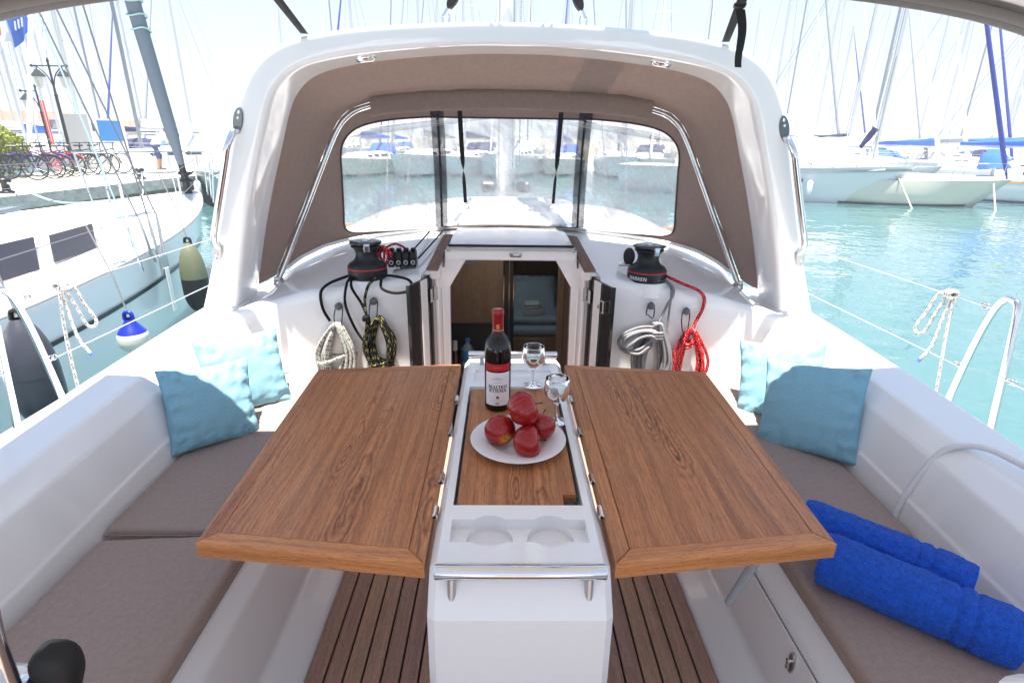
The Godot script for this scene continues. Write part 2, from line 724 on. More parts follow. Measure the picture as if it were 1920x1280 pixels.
	M.wood_dark.albedo_texture = teak(Color(0.74, 0.585, 0.47), Color(0.62, 0.475, 0.37), 91, 0.1)
	M.wood_dark.uv1_scale = Vector3(1.2, 1.0, 1.0)
	M.linen = cloth(Color(0.72, 0.78, 0.84), 0.05, 0.12)
	M.white_towel = cloth(Color(0.86, 0.86, 0.88), 0.12, 0.05)


# ---------------------------------------------------------------- water
func spread(stops: Array) -> PackedFloat32Array:
	# [from, to, step] runs joined into one rising list
	var out := PackedFloat32Array()
	for s in stops:
		var v: float = s[0]
		while v < s[1] - 0.001:
			out.append(v)
			v += s[2]
	out.append(stops[-1][1])
	return out


func build_water() -> void:
	var xs := spread([[-600, -100, 100], [-100, -20, 8], [-20, -12, 0.8], [-12, 0, 0.35], [0, 28, 0.16], [28, 60, 2], [60, 100, 10], [100, 600, 100]])
	var zs := spread([[-900, -100, 100], [-100, -40, 6], [-40, -28, 1.0], [-28, 0, 0.16], [0, 20, 2], [20, 100, 20]])
	var n := FastNoiseLite.new()
	n.seed = 5
	n.frequency = 1.0
	n.fractal_octaves = 3
	var st := mb()
	var rows := []
	for z in zs:
		var row := PackedVector3Array()
		for x in xs:
			var y := WATER
			if x > -20 and x < 28 and z > -40 and z < 1:
				y += 0.016 * n.get_noise_2d(x * 0.35 + z * 0.1, z * 0.8) + 0.0035 * n.get_noise_2d(x * 1.2 + 40.0, z * 2.6)
			row.append(V(x, y, z))
		rows.append(row)
	grid(st, rows)
	var m := mat(Color(0.275, 0.415, 0.43), 0.04)
	with_relief(m, relief(0.02, 3, 512, 5.0, 9), 0.16, 0.20)
	m.uv1_world_triplanar = true
	var o := part(self, "water", st, m)
	o.set_meta("kind", "structure")
	o.set_meta("label", "rippled turquoise harbour water")


# ---------------------------------------------------------------- the yacht
func curve(z: float, keys: Array) -> float:
	# keys: [z, value] with z falling
	if z >= keys[0][0]:
		return keys[0][1]
	for i in keys.size() - 1:
		if z >= keys[i + 1][0]:
			var t: float = (keys[i][0] - z) / (keys[i][0] - keys[i + 1][0])
			return lerpf(keys[i][1], keys[i + 1][1], t * t * (3.0 - 2.0 * t))
	return keys[-1][1]


func deck_y(z: float) -> float:
	return 0.31 - 0.022 * z


func half_beam(z: float) -> float:
	return curve(z, [[2.0, 1.86], [0.0, 1.92], [-3.0, 1.90], [-5.0, 1.66], [-7.0, 1.18], [-8.6, 0.58], [-9.7, 0.04]])


func coach_half(z: float) -> float:
	return curve(z, [[-2.3, 1.24], [-4.2, 1.20], [-6.0, 0.92], [-7.6, 0.55], [-8.2, 0.30]])


func bulk_top(x: float) -> float:
	return curve(-absf(x), [[-0.40, 0.850], [-0.65, 0.812], [-0.86, 0.785], [-1.10, 0.735], [-1.24, 0.70]])


func bulk_z(x: float) -> float:
	var t := clampf((absf(x) - 0.86) / 0.36, 0.0, 1.0)
	return -2.36 + 0.10 * t * t


func coach_y(x: float, z: float) -> float:
	var far := curve(z, [[-3.05, 0.95], [-4.6, 0.93], [-6.6, 0.80], [-8.2, deck_y(-8.2) + 0.02]]) - 0.06 * x * x
	if z > -3.05:
		var t := clampf((-2.36 - z) / 0.69, 0.0, 1.0)
		far = lerpf(bulk_top(x), far, lerpf(t, t * t, 0.6))
	var edge := clampf((absf(x) / coach_half(z) - 0.90) / 0.10, 0.0, 1.0)
	return lerpf(far, maxf(deck_y(z), far - 0.5), edge * edge)


func XY(at: Vector3) -> Transform3D:
	# an outline drawn in (x, y), thickness towards +z
	return Transform3D(Basis(V(1, 0, 0), V(0, 0, 1), V(0, 1, 0)), at)


func build_yacht() -> void:
	var y := thing("sailing_yacht", "white sailing yacht whose open cockpit fills the view", "sailboat")
	# sole: planks laid on black caulking
	var sole := empty(y, "cockpit_sole")
	var st := mb()
	box(st, V(1.18, 0.03, 4.6), T(V(0, -0.021, -0.15)))
	part(sole, "caulking", st, M.caulk)
	var pitch := 0.0525
	for i in 22:
		var x := (i - 10.5) * pitch
		# grain along the plank
		var plank := part(sole, "plank", plank_uv(pitch - 0.0060, 4.56, T(V(x, 0, -0.15)), i * 0.137), M.sole[(i * 7 + 1) % 4])
		plank.position.y = 0.0
	# seats with their risers
	for side in [-1.0, 1.0]:
		var sec := rounded([[0.570, -0.02], [0.585, 0.012], [0.632, 0.075], [0.655, 0.10], [0.672, 0.325], [0.690, 0.355], [0.700, 0.386], [0.74, 0.388], [1.14, 0.388]], 0.014, 3)
		st = mb()
		draw_out(st, sec, [[2.1, 0, 0], [-0.5, 0, 0], [-1.5, 0, 0], [-2.40, 0, 0]], side, true)
		part(y, "seat", st, M.gel)
		# locker front let into the riser
		st = mb()
		for zz in [[-1.62, -0.60], [-0.58, 0.4]]:
			if side < 0:
				continue
			var a := 0.150
			var b := 0.300
			var pa := V(side * (0.6588 - 0.004), a, zz[0])
			var pb := V(side * (0.6588 - 0.004), a, zz[1])
			var pc := V(side * (0.670 - 0.004), b, zz[1])
			var pd := V(side * (0.670 - 0.004), b, zz[0])
			box_between(st, pa, pb, pc, pd, V(-side * 0.005, 0.0, 0.0))
		if side > 0:
			part(y, "locker_front", st, M.gel)
		# coaming
		sec = rounded([[1.100, 0.36], [1.118, 0.470], [1.124, 0.478], [1.166, 0.598], [1.222, 0.650], [1.362, 0.662], [1.392, 0.632], [1.43, 0.28]], 0.009, 3)
		st = mb()
		draw_out(st, sec, [[2.1, 0, -0.06], [-0.4, 0, -0.035], [-1.0, 0, -0.015], [-1.6, 0, 0.02], [-2.1, 0, 0.04], [-2.75, 0.0, 0.055]], side, true)
		part(y, "coaming", st, M.gel)
		# bulkhead beside the companionway
		st = mb()
		var rows := []
		for k in 12:
			var row := PackedVector3Array()
			for i in 25:
				var x := 0.40 + 0.84 * i / 24.0
				var top := bulk_top(x)
				var yy: float
				var dz := 0.0
				if k < 7:
					yy = lerpf(-0.02, top - 0.035, k / 6.0)
				else:
					var a := (k - 6) / 5.0 * PI / 2.0
					yy = top - 0.035 + 0.035 * sin(a)
					dz = -0.035 * (1.0 - cos(a))
				row.append(V(x * side, yy, bulk_z(x) + dz))
			rows.append(row)
		grid(st, rows)
		# the return into the door recess
		var ret := []
		for k in 5:
			var t := k / 4.0
			ret.append(PackedVector3Array([V(side * 0.40, -0.02, -2.36 - 0.012 * 0.0), V(side * 0.40, 0.85, -2.36 - 0.03)]) if k == 0 else PackedVector3Array([V(side * (0.40 - 0.016 * t), -0.02, -2.36 - 0.11 * t), V(side * (0.40 - 0.016 * t), 0.86, -2.36 - 0.11 * t)]))
		grid(st, ret)
		part(y, "bulkhead", st, M.gel)
		# jamb: two moulded uprights and the bevelled head
		st = mb()
		prism(st, PackedVector2Array([Vector2(0.386 * side, -0.02), Vector2(0.386 * side, 0.850), Vector2(0.306 * side, 0.868), Vector2(0.300 * side, 0.945), Vector2(0.0, 0.945), Vector2(0.0, 0.905), Vector2(0.205 * side, 0.905), Vector2(0.283 * side, 0.775), Vector2(0.292 * side, -0.02)]), 0.05, XY(V(0, 0, -2.52)), 0.004)
		box(st, V(0.016, 0.86, 0.012), T(V(0.345 * side, 0.40, -2.468)), 0.004)
		box(st, V(0.010, 0.80, 0.008), T(V(0.318 * side, 0.37, -2.468)), 0.003)
		part(y, "door_jamb", st, M.gel)
		# rail along the sliding hatch with the worn teak tread on it
		st = mb()
		var ra := V(0.345 * side, 0.886, -2.335)
		var rb := V(0.318 * side, 0.955, -2.80)
		var bas := Basis.looking_at(rb - ra, Vector3.UP)
		box(st, V(0.050, 0.06, 0.40), Transform3D(bas, (ra + rb) * 0.5 - V(0, 0.0385, 0.025)), 0.010)
		part(y, "hatch_rail", st, M.gel)
		st = mb()
		var tread := PackedVector2Array([Vector2(-0.026, -0.235), Vector2(0.026, -0.235), Vector2(0.026, 0.235), Vector2(-0.026, 0.235)])
		prism(st, tread, 0.016, Transform3D(bas, (ra + rb) * 0.5 - V(0, 0.008, 0)), 0.004)
		part(y, "tread", st, M.old_teak)
	# bridge over the doorway: lip, sliding hatch, stainless bar with its rubber, catch
	st = mb()
	var hatch_rows := []
	for k in 7:
		var row := PackedVector3Array()
		for i in 13:
			var x := -0.29 + 0.58 * i / 12.0
			var zz := -2.475 - 0.62 * k / 6.0
			row.append(V(x, 0.962 - 0.10 * x * x + 0.012 * sin(PI * k / 6.0) - (0.018 if k == 0 else 0.0), zz))
		hatch_rows.append(row)
	grid(st, hatch_rows)
	box(st, V(0.60, 0.05, 0.03), T(V(0, 0.928, -2.475)), 0.006)
	var hatch := part(y, "sliding_hatch", st, M.gel)
	st = mb()
	box(st, V(0.57, 0.010, 0.022), T(V(0, 0.968, -2.468)), 0.003)
	part(hatch, "rubber_seal", st, M.black_rubber)
	st = mb()
	rod(st, V(-0.283, 0.955, -2.455), V(0.283, 0.955, -2.455), 0.0055, 10)
	for s in [-1, 1]:
		box(st, V(0.016, 0.024, 0.024), T(V(s * 0.284, 0.954, -2.458)), 0.004)
	part(hatch, "hatch_bar", st, M.dull_steel)
	st = mb()
	box(st, V(0.058, 0.020, 0.012), T(V(0.02, 0.930, -2.456)), 0.004)
	box(st, V(0.030, 0.010, 0.012), T(V(0.025, 0.928, -2.448)), 0.003)
	part(hatch, "hatch_catch", st, M.steel)
	# coachroof
	st = mb()
	var zs := spread([[-8.2, -5.0, 0.2], [-5.0, -3.1, 0.1], [-3.1, -2.40, 0.05]])
	zs.reverse()
	var prev := PackedVector3Array()
	for z in zs:
		var row := PackedVector3Array()
		var w := coach_half(z)
		for i in 49:
			var x := w * (i - 24) / 24.0
			row.append(V(x, coach_y(x, z) if z < -2.41 else bulk_top(x), z if z < -2.41 else bulk_z(x) - 0.034))
		if prev.size() > 0:
			for i in 48:
				var a := prev[i]
				var c := row[i + 1]
				var mid := (a + c) * 0.5
				if absf(mid.x) < 0.36 and mid.z > -3.0:
					continue
				if absf(mid.x) < 0.30 and mid.z < -4.2 and mid.z > -4.75:
					continue
				if absf(mid.x) < 0.30 and mid.z < -3.25 and mid.z > -3.62:
					continue
				quad(st, prev[i], prev[i + 1], row[i + 1], row[i])
		prev = row
	part(y, "coachroof", st, M.gel)
	# the deck hatch that lights the fore cabin
	st = mb()
	for s in [-1, 1]:
		box(st, V(0.04, 0.05, 0.64), T(V(s * 0.32, 0.935, -4.48)), 0.01)
		box(st, V(0.60, 0.05, 0.04), T(V(0, 0.94, -4.48 + s * 0.30)), 0.01)
	var dh := part(y, "deck_hatch", st, M.dull_steel)
	st = mb()
	box(st, V(0.60, 0.010, 0.56), T(V(0, 0.950, -4.48)))
	var tint := mat(Color(0.90, 0.95, 0.97), 0.2)
	tint.backlight_enabled = true
	tint.backlight = Color(0.95, 1.0, 1.0)
	part(dh, "hatch_pane", st, tint)
	st = mb()
	for s in [-1, 1]:
		box(st, V(0.04, 0.05, 0.46), T(V(s * 0.32, 0.943, -3.44)), 0.01)
		box(st, V(0.60, 0.05, 0.04), T(V(0, 0.952, -3.44 + s * 0.21)), 0.01)
	dh = part(y, "deck_hatch", st, M.dull_steel)
	st = mb()
	box(st, V(0.60, 0.010, 0.38), T(V(0, 0.962, -3.44)))
	part(dh, "hatch_pane", st, tint)
	# side decks, foredeck and topsides
	st = mb()
	var left_rows := []
	for side in [-1.0, 1.0]:
		var rows := []
		for k in 60:
			var z := 2.2 - 11.9 * k / 59.0
			var inner := 1.40 if z > -2.6 else (coach_half(z) * 0.985 if z > -8.1 else 0.0)
			var b := half_beam(z)
			var row := PackedVector3Array()
			row.append(V(side * minf(inner, b * 0.98), deck_y(z) - 0.004, z))
			row.append(V(side * b * 0.985, deck_y(z) - 0.02, z))
			row.append(V(side * b * 0.99, deck_y(z) + 0.02, z))
			row.append(V(side * b, deck_y(z) + 0.015, z))
			row.append(V(side * b, deck_y(z) - 0.05, z))
			row.append(V(side * b * 0.985, -0.35, z * 0.992))
			row.append(V(side * b * 0.90, WATER - 0.15, z * 0.985))
			rows.append(row)
		grid(st, rows, false, Vector2.ONE, side < 0)
	part(y, "hull", st, M.gel)
	# mast and boom of this yacht
	st = mb()
	var mp := PackedVector3Array()
	for k in 12:
		mp.append(V(-0.02, 0.80 + 16.0 * k / 11.0, -5.75))
	tube(st, mp, 0.095, 16)
	var mast := part(y, "mast", st, mat(Color(0.86, 0.87, 0.88), 0.35, 0.2))
	st = mb()
	for s in [-1, 1]:
		rod(st, V(-0.02 + s * 0.07, 0.92, -5.64), V(-0.02 + s * 0.05, 9.0, -5.66), 0.006, 6)
	rod(st, V(0.12, 0.92, -5.65), V(0.06, 9.0, -5.66), 0.007, 6)
	part(mast, "halyard", st, M.line_white)
	st = mb()
	box(st, V(0.14, 0.10, 0.14), T(V(-0.19, 0.98, -5.70)), 0.02)
	box(st, V(0.14, 0.10, 0.14), T(V(0.16, 0.98, -5.70)), 0.02)
	part(mast, "turning_block", st, M.black)
	st = mb()
	tube(st, PackedVector3Array([V(-0.02, 2.85, -5.6), V(0.33, 2.95, -2.2), V(0.46, 2.98, -0.9)]), 0.075, 14)
	var boom := part(y, "boom", st, mat(Color(0.86, 0.87, 0.88), 0.35, 0.2))
	st = mb()
	var br := []
	for k in 15:
		var t := k / 14.0
		var row := PackedVector3Array()
		for a in 12:
			var an := TAU * a / 12.0
			row.append(V(lerpf(-0.01, 0.45, t) + 0.11 * cos(an) * (1.0 - 0.35 * t), 3.06 + 0.11 * t + (0.20 - 0.10 * t) * (0.5 + 0.5 * sin(an)) * 1.4 + 0.01 * sin(k * 2.1), lerpf(-5.5, -1.0, t)))
		br.append(row)
	grid(st, br, true)
	part(boom, "sail_cover", st, M.taupe)
	# shrouds
	for side in [-1.0, 1.0]:
		st = mb()
		rod(st, V(side * 1.30, 0.45, -5.9), V(side * 0.5, 9.2, -5.8), 0.006, 6)
		rod(st, V(side * 1.15, 0.45, -6.1), V(0, 8.0, -5.75), 0.005, 6)
		part(y, "shroud", st, M.dull_steel)
	st = mb()
	tube(st, smooth_path([V(0, 0.75, -9.3), V(-0.01, 3.5, -8.6), V(-0.02, 9.0, -7.3), V(-0.02, 16.0, -5.9)], 6), 0.06, 10)
	part(y, "furled_headsail", st, mat(Color(0.80, 0.82, 0.84), 0.8))


func plank_uv(w: float, l: float, xf: Transform3D, shift: float) -> SurfaceTool:
	# a plank with its own stretch of grain
	var st := mb()
	var poly := PackedVector2Array([Vector2(-w * 0.5, -l * 0.5), Vector2(w * 0.5, -l * 0.5), Vector2(w * 0.5, l * 0.5), Vector2(-w * 0.5, l * 0.5)])
	var moved := PackedVector2Array()
	for p in poly:
		moved.append(p + Vector2(shift, shift * 3.0))
	prism(st, moved, 0.012, xf * T(V(-shift, -0.006, -shift * 3.0)), 0.0012)
	return st


# a thin panel given by its four corners and the way it stands proud
func box_between(st: SurfaceTool, a: Vector3, b: Vector3, c: Vector3, d: Vector3, proud: Vector3) -> void:
	st.set_smooth_group(-1)
	var mid := (a + b + c + d) * 0.25 - proud * 0.5
	var q := [a, b, c, d]
	var o := []
	for p in q:
		o.append(p + proud)
	tri_out(st, o[0], o[1], o[2], mid)
	tri_out(st, o[0], o[2], o[3], mid)
	for i in 4:
		var k := (i + 1) % 4
		tri_out(st, q[i], q[k], o[k], mid)
		tri_out(st, q[i], o[k], o[i], mid)
	st.set_smooth_group(0)


# ---------------------------------------------------------------- arch
func arch_curve(half: Array, per: int) -> PackedVector2Array:
	var pts := []
	for p in half:
		pts.append(V(-p[0], p[1], 0))
	for i in range(half.size() - 2, -1, -1):
		pts.append(V(half[i][0], half[i][1], 0))
	var out := PackedVector2Array()
	for p in smooth_path(pts, per):
		out.append(Vector2(p.x, p.y))
	return out


const ARCH_OUT := [[1.40, 0.66], [1.275, 0.955], [1.17, 1.205], [1.07, 1.45], [1.015, 1.56], [0.94, 1.66], [0.84, 1.725], [0.70, 1.762], [0.51, 1.785], [0.22, 1.802], [0.0, 1.806]]
const ARCH_IN := [[1.250, 0.66], [1.147, 0.961], [1.059, 1.188], [0.97, 1.392], [0.918, 1.510], [0.866, 1.590], [0.776, 1.652], [0.618, 1.690], [0.388, 1.717], [0.16, 1.732], [0.0, 1.734]]


func lean(y: float) -> float:
	return 0.2 * (y - 0.7)


func build_arch() -> void:
	var a := thing("cockpit_arch", "glossy white arch standing over the cockpit in front of the sprayhood", "arch")
	var o := arch_curve(ARCH_OUT, 5)
	var i := arch_curve(ARCH_IN, 5)
	var rows := []
	for k in o.size():
		var row := PackedVector3Array()
		for s in 48:
			var an := TAU * s / 48.0
			var ca := cos(an)
			var sa := sin(an)
			var across := 0.5 + 0.5 * signf(ca) * pow(absf(ca), 0.30)
			var fore := 0.5 + 0.5 * signf(sa) * pow(absf(sa), 0.20)
			var p := i[k].lerp(o[k], across)
			var foot := clampf((1.0 - p.y) / 0.35, 0.0, 1.0)
			row.append(V(p.x, p.y, lerpf(-2.375 + 0.03 * foot * foot, -2.62, fore) + lean(p.y)))
		rows.append(row)
	var st := mb()
	grid(st, rows, true)
	part(a, "hoop", st, M.gel)
	# down-lights let into the underside
	for s in [-1, 1]:
		st = mb()
		lathe(st, [[0.001, -0.012], [0.022, -0.012], [0.030, -0.008], [0.036, 0.0], [0.036, 0.006]], 20, T(V(s * 0.555, 1.697, -2.285), V(0, 0, -s * 8.0), V(1.1, 1, 0.8)))
		part(a, "courtesy_light", st, M.steel)
	# mainsheet eyes on top
	for s in [-1, 1]:
		st = mb()
		box(st, V(0.05, 0.012, 0.04), T(V(s * 0.25, 1.806, -2.26)), 0.004)
		tube(st, smooth_path([V(s * 0.25 - 0.012, 1.81, -2.26), V(s * 0.25 - 0.01, 1.84, -2.26), V(s * 0.25 + 0.01, 1.84, -2.26), V(s * 0.25 + 0.012, 1.81, -2.26)], 5), 0.004, 8)
		part(a, "deck_eye", st, M.steel)
	for s in [-1.0, 1.0]:
		var g := thing("grab_handle", "bent stainless grab handle on the %s leg of the white arch" % ("left" if s < 0 else "right"), "handle", Vector3.ZERO, 0.0, "grab handles on the arch legs")
		var top := V(s * 1.045, 1.455, -2.375 + lean(1.455))
		var bot := V(s * 1.243, 0.975, -2.368 + lean(0.975))
		var away := V(0, 0, 0.055)
		st = mb()
		var d := (bot - top).normalized()
		tube(st, smooth_path([top + d * 0.012, top + d * 0.03 + away * 0.5, top + d * 0.08 + away, top + d * 0.14 + away * 1.0, (top + bot) * 0.5 + away, bot - d * 0.08 + away, bot - d * 0.03 + away * 0.55, bot - d * 0.008], 6), 0.0130, 12)
		part(g, "bar", st, M.steel)
		for e in [[top, -1.0], [bot, 1.0]]:
			st = mb()
			var c: Vector3 = e[0]
			var oval := PackedVector2Array()
			for k in 20:
				var an := TAU * k / 20.0
				oval.append(Vector2(0.019 * cos(an), 0.052 * sin(an)))
			var bx := Basis(V(1, 0, 0), V(0, 0, 1), V(0, 1, 0))
			var tilt := Basis(V(0, 0, 1), s * 0.39) * Basis(V(1, 0, 0), 0.2)
			prism(st, oval, 0.006, Transform3D(tilt * bx, c + V(0, 0, -0.002) + d * 0.020 * e[1]), 0.002)
			var pl := part(g, "end_plate", st, M.dull_steel if e[1] > 0 else M.plate)
			for w in [-1, 1]:
				st = mb()
				lathe(st, [[0.0001, 0.003], [0.004, 0.0025], [0.0055, 0.0]], 10, Transform3D(Basis(V(1, 0, 0), V(0, 0, 1), V(0, -1, 0)), c + d * (0.020 * e[1] + 0.022 * e[1] + 0.010 * w) + V(0, 0, 0.006)))
				part(pl, "screw", st, M.steel)


# ---------------------------------------------------------------- sprayhood
var hood_a := []
var hood_h := []
var hood_b := []


func along(pts: Array, u: float) -> Vector3:
	# pts: [u, x, y, z] for u from 0 (middle) to 1 (foot); u < 0 mirrors
	var s := signf(u) if u != 0.0 else 1.0
	var w := absf(u)
	for i in pts.size() - 1:
		if w <= pts[i + 1][0] + 0.00001:
			var t: float = (w - pts[i][0]) / (pts[i + 1][0] - pts[i][0])
			var v := []
			for q in [i - 1, i, i + 1, i + 2]:
				var m := 1.0
				var qq: int = q
				if q < 0:
					qq = 1
					m = -1.0
				qq = mini(qq, pts.size() - 1)
				v.append(V(pts[qq][1] * m, pts[qq][2], pts[qq][3]))
			var r: Vector3 = v[1].cubic_interpolate(v[2], v[0], v[3], t)
			return V(r.x * s, r.y, r.z)
	return V(pts[-1][1] * s, pts[-1][2], pts[-1][3])


func hood_top(u: float, v: float) -> Vector3:
	var a := along(hood_a, u)
	var h := along(hood_h, u)
	var p := a.lerp(h, v)
	var sag := sin(v * PI)
	p.y -= 0.012 * sag * (1.0 - absf(u) * 0.6)
	p.x *= 1.0 + 0.012 * sag * smoothstep(0.6, 0.9, absf(u))
	var w := noise.get_noise_3d(u * 3.5 + v * 2.0, v * 1.2, 4.0) + 0.5 * noise.get_noise_3d(u * 9.0 - v * 5.0, v * 3.0, 1.0)
	w += 0.55 * (1.0 - 3.0 * absf(noise.get_noise_3d(u * 7.0 + v * 5.0, v * 2.0 - u * 2.5, 9.0))) * sin(v * PI)
	return p + V(0.010 * w * signf(u) * absf(u), -0.010 * w, 0.0)


func hood_front(u: float, v: float) -> Vector3:
	var b := along(hood_b, u)
	var h := along(hood_h, u)
	var p := b.lerp(h, v)
	p.z -= 0.05 * sin(v * PI) * (1.0 - pow(absf(u), 3.0))
	var out := smoothstep(0.62, 0.74, absf(u))
	var fold := sin(absf(u) * 60.0 + v * 3.0 + 2.0 * noise.get_noise_2d(u * 6.0, v * 2.0)) * 0.010 * out * (1.0 - out * 0.4)
	return p + V(signf(u) * fold * 0.6, 0.0, fold)


func build_sprayhood() -> void:
	hood_a = [[0.0, 0.0, 1.752, -2.39], [0.2, 0.30, 1.742, -2.39], [0.40, 0.60, 1.708, -2.40], [0.54, 0.79, 1.662, -2.41], [0.64, 0.915, 1.575, -2.42], [0.74, 0.985, 1.42, -2.45], [0.86, 1.11, 1.12, -2.505], [1.0, 1.29, 0.70, -2.58]]
	hood_h = [[0.0, 0.0, 1.622, -2.80], [0.2, 0.27, 1.617, -2.80], [0.40, 0.54, 1.600, -2.80], [0.52, 0.70, 1.572, -2.79], [0.60, 0.785, 1.530, -2.785], [0.68, 0.845, 1.455, -2.775], [0.78, 0.925, 1.29, -2.75], [0.9, 1.05, 1.02, -2.71], [1.0, 1.165, 0.775, -2.67]]
	hood_b = [[0.0, 0.0, 0.948, -3.09], [0.2, 0.28, 0.944, -3.08], [0.40, 0.56, 0.930, -3.05], [0.54, 0.76, 0.915, -3.01], [0.66, 0.90, 0.896, -2.955], [0.78, 1.01, 0.868, -2.87], [0.9, 1.10, 0.82, -2.775], [1.0, 1.175, 0.765, -2.68]]
	var s := thing("sprayhood", "taupe canvas sprayhood with clear panels behind the white arch", "sprayhood")
	var st := mb()
	var rows := []
	for j in 15:
		var row := PackedVector3Array()
		for i in 121:
			row.append(hood_top(-1.0 + 2.0 * i / 120.0, j / 14.0))
		rows.append(row)
	grid(st, rows, false, Vector2(4.0, 0.5))
	part(s, "canopy", st, M.taupe)
	# front: canvas round a clear panel with rounded corners
	var ring := []
	var uw := 0.655
	var v0 := 0.030
	var v1 := 0.865
	var n := 160
	for k in n:
		var an := TAU * (k + 0.5) / n
		var ca := cos(an)
		var sa := sin(an)
		ring.append(Vector2(uw * signf(ca) * pow(absf(ca), 0.20), (v0 + v1) * 0.5 + (v1 - v0) * 0.5 * signf(sa) * pow(absf(sa), 0.20)))
	st = mb()
	var rws := []
	for r in 9:
		var row := PackedVector3Array()
		for p in ring:
			var q: Vector2 = p
			var e := Vector2(q.x, (q.y - 0.45) / 0.55)
			var m := maxf(absf(e.x) / 1.0, absf((q.y - 0.5) / 0.5))
			var outer := Vector2(clampf(q.x / uw, -1.0, 1.0), clampf((q.y - v0) / (v1 - v0), 0.0, 1.0))
			var t := r / 8.0
			var w := q.lerp(outer, t)
			row.append(hood_front(w.x, w.y))
		rws.append(row)
	grid(st, rws, true, Vector2(4.0, 0.4))
	part(s, "front_canvas", st, M.taupe)
	# binding sewn round the window
	st = mb()
	var bind := PackedVector3Array()
	for p in ring:
		bind.append(hood_front(p.x, p.y) + V(0, 0, 0.002))
	tube(st, bind, 0.0045, 6, true)
	part(s, "window_binding", st, M.binding)
	# three clear panels between the zips
	var cuts := [-1.0, -0.262, 0.262, 1.0]
	for c in 3:
		st = mb()
		rows = []
		for j in 29:
			var v := lerpf(v0, v1, j / 28.0)
			var ce := absf((v - (v0 + v1) * 0.5) / ((v1 - v0) * 0.5))
			var reach := uw * pow(maxf(1.0 - pow(ce, 10.0), 0.0), 0.10)
			var row := PackedVector3Array()
			for i in 33:
				var ua: float = maxf(cuts[c], -reach)
				var ub: float = minf(cuts[c + 1], reach)
				var u := lerpf(ua, ub, i / 32.0)
				var w := noise.get_noise_2d(u * 7.0 + 20.0, v * 4.0)
				row.append(hood_front(u, v) + V(0, 0, 0.008 * w))
			rows.append(row)
		grid(st, rows, false, Vector2(0.6, 0.6))
		part(s, "clear_panel", st, M.vinyl)
	# zips under clear film
	for sd in [-1.0, 1.0]:
		st = mb()
		rows = []
		for j in 41:
			var v := lerpf(0.02, 0.95, j / 40.0)
			var row := PackedVector3Array()
			for i in 7:
				var u: float = sd * (0.262 + 0.006 * (1.0 - v)) + (i - 3) * 0.0075
				row.append(hood_front(u, v) + V(0, 0, 0.008 + 0.004 * noise.get_noise_2d(v * 45.0, i * 0.8 + sd)))
			rows.append(row)
		grid(st, rows)
		var z := part(s, "zip_flap", st, M.zip_film)
		st = mb()
		var zp := PackedVector3Array()
		for j in 41:
			zp.append(hood_front(sd * (0.262 + 0.006 * (1.0 - j / 40.0)), lerpf(0.02, 0.88, j / 40.0)) + V(0, 0, 0.003))
		tube(st, zp, 0.006, 6)
		part(z, "zip", st, M.black)
		# tie-up strap hanging inside
		st = mb()
		rows = []
		for j in 25:
			var t := j / 24.0
			var twist := smoothstep(0.45, 0.75, t) * 2.4
			var c := V(sd * (0.238 - 0.012 * t) - 0.006, 1.545 - 0.43 * t, -2.765 - 0.10 * t + 0.012 * sin(t * 5.0))
			var wd := V(cos(twist) * 0.011, 0, sin(twist) * 0.011)
			rows.append(PackedVector3Array([c - wd, c + wd]))
		grid(st, rows)
		part(s, "strap", st, M.webbing)
	# rolled blind tied round the hoop
	st = mb()
	rows = []
	for i in 61:
		var u := lerpf(-0.475, 0.475, i / 60.0)
		var c := along(hood_h, u) + V(0, -0.010, 0.044)
		var row := PackedVector3Array()
		for a in 20:
			var an := TAU * a / 20.0
			var r := 0.033 * (1.0 + 0.07 * noise.get_noise_3d(u * 24.0, cos(an) * 1.2, sin(an) * 1.2))
			var drop := 0.022 * smoothstep(0.2, 1.0, -sin(an))
			row.append(c + V(0, sin(an) * r * 1.15 - drop, cos(an) * r))
		rows.append(row)
	grid(st, rows, true, Vector2(0.2, 1.2))
	part(s, "rolled_blind", st, M.taupe)
	# bow
	st = mb()
	var hp := PackedVector3Array()
	for i in 121:
		var u := lerpf(-1.0, 1.0, i / 120.0)
		var p := along(hood_h, u)
		hp.append(V(p.x * 0.982, p.y - 0.018, p.z + 0.026))
	tube(st, hp, 0.0125, 12)
	part(s, "bow", st, M.steel)
	for sd in [-1.0, 1.0]:
		st = mb()
		box(st, V(0.03, 0.05, 0.04), T(V(sd * 1.150, 0.752, -2.645), V(0, 0, sd * 20)), 0.006)
		lathe(st, [[0.001, 0.018], [0.014, 0.018], [0.018, 0.0], [0.014, -0.018], [0.001, -0.018]], 12, T(V(sd * 1.145, 0.745, -2.63), V(90, 0, 0)))
		part(s, "bow_foot", st, M.steel)
	# hem along the coachroof
	st = mb()
	var hem := PackedVector3Array()
	for i in 81:
		hem.append(hood_front(lerpf(-1.0, 1.0, i / 80.0), 0.0) + V(0, 0.004, 0.006))
	tube(st, hem, 0.010, 8)
	part(s, "hem", st, M.gel)
	st = mb()
	hem = PackedVector3Array()
	for i in 31:
		hem.append(hood_front(lerpf(-0.262, 0.262, i / 30.0), 0.02) + V(0, 0.006, 0.010))
	tube(st, hem, 0.008, 8)
	part(s, "bottom_roll", st, M.binding)


# ---------------------------------------------------------------- bimini
func bimini_point(x: float, t: float) -> Vector3:
	# t 0 at the forward hem, 1 at the after one
	var w := x / 1.36
	var crown := 1.800 + 0.0156 * (x + 1.28) - 0.053 * x * x - 0.03 * pow(absf(w), 8.0)
	return V(x, crown + 0.10 * sin(t * PI) + 0.02 * t, lerpf(-1.545 - 0.045 * w, 0.70, t))


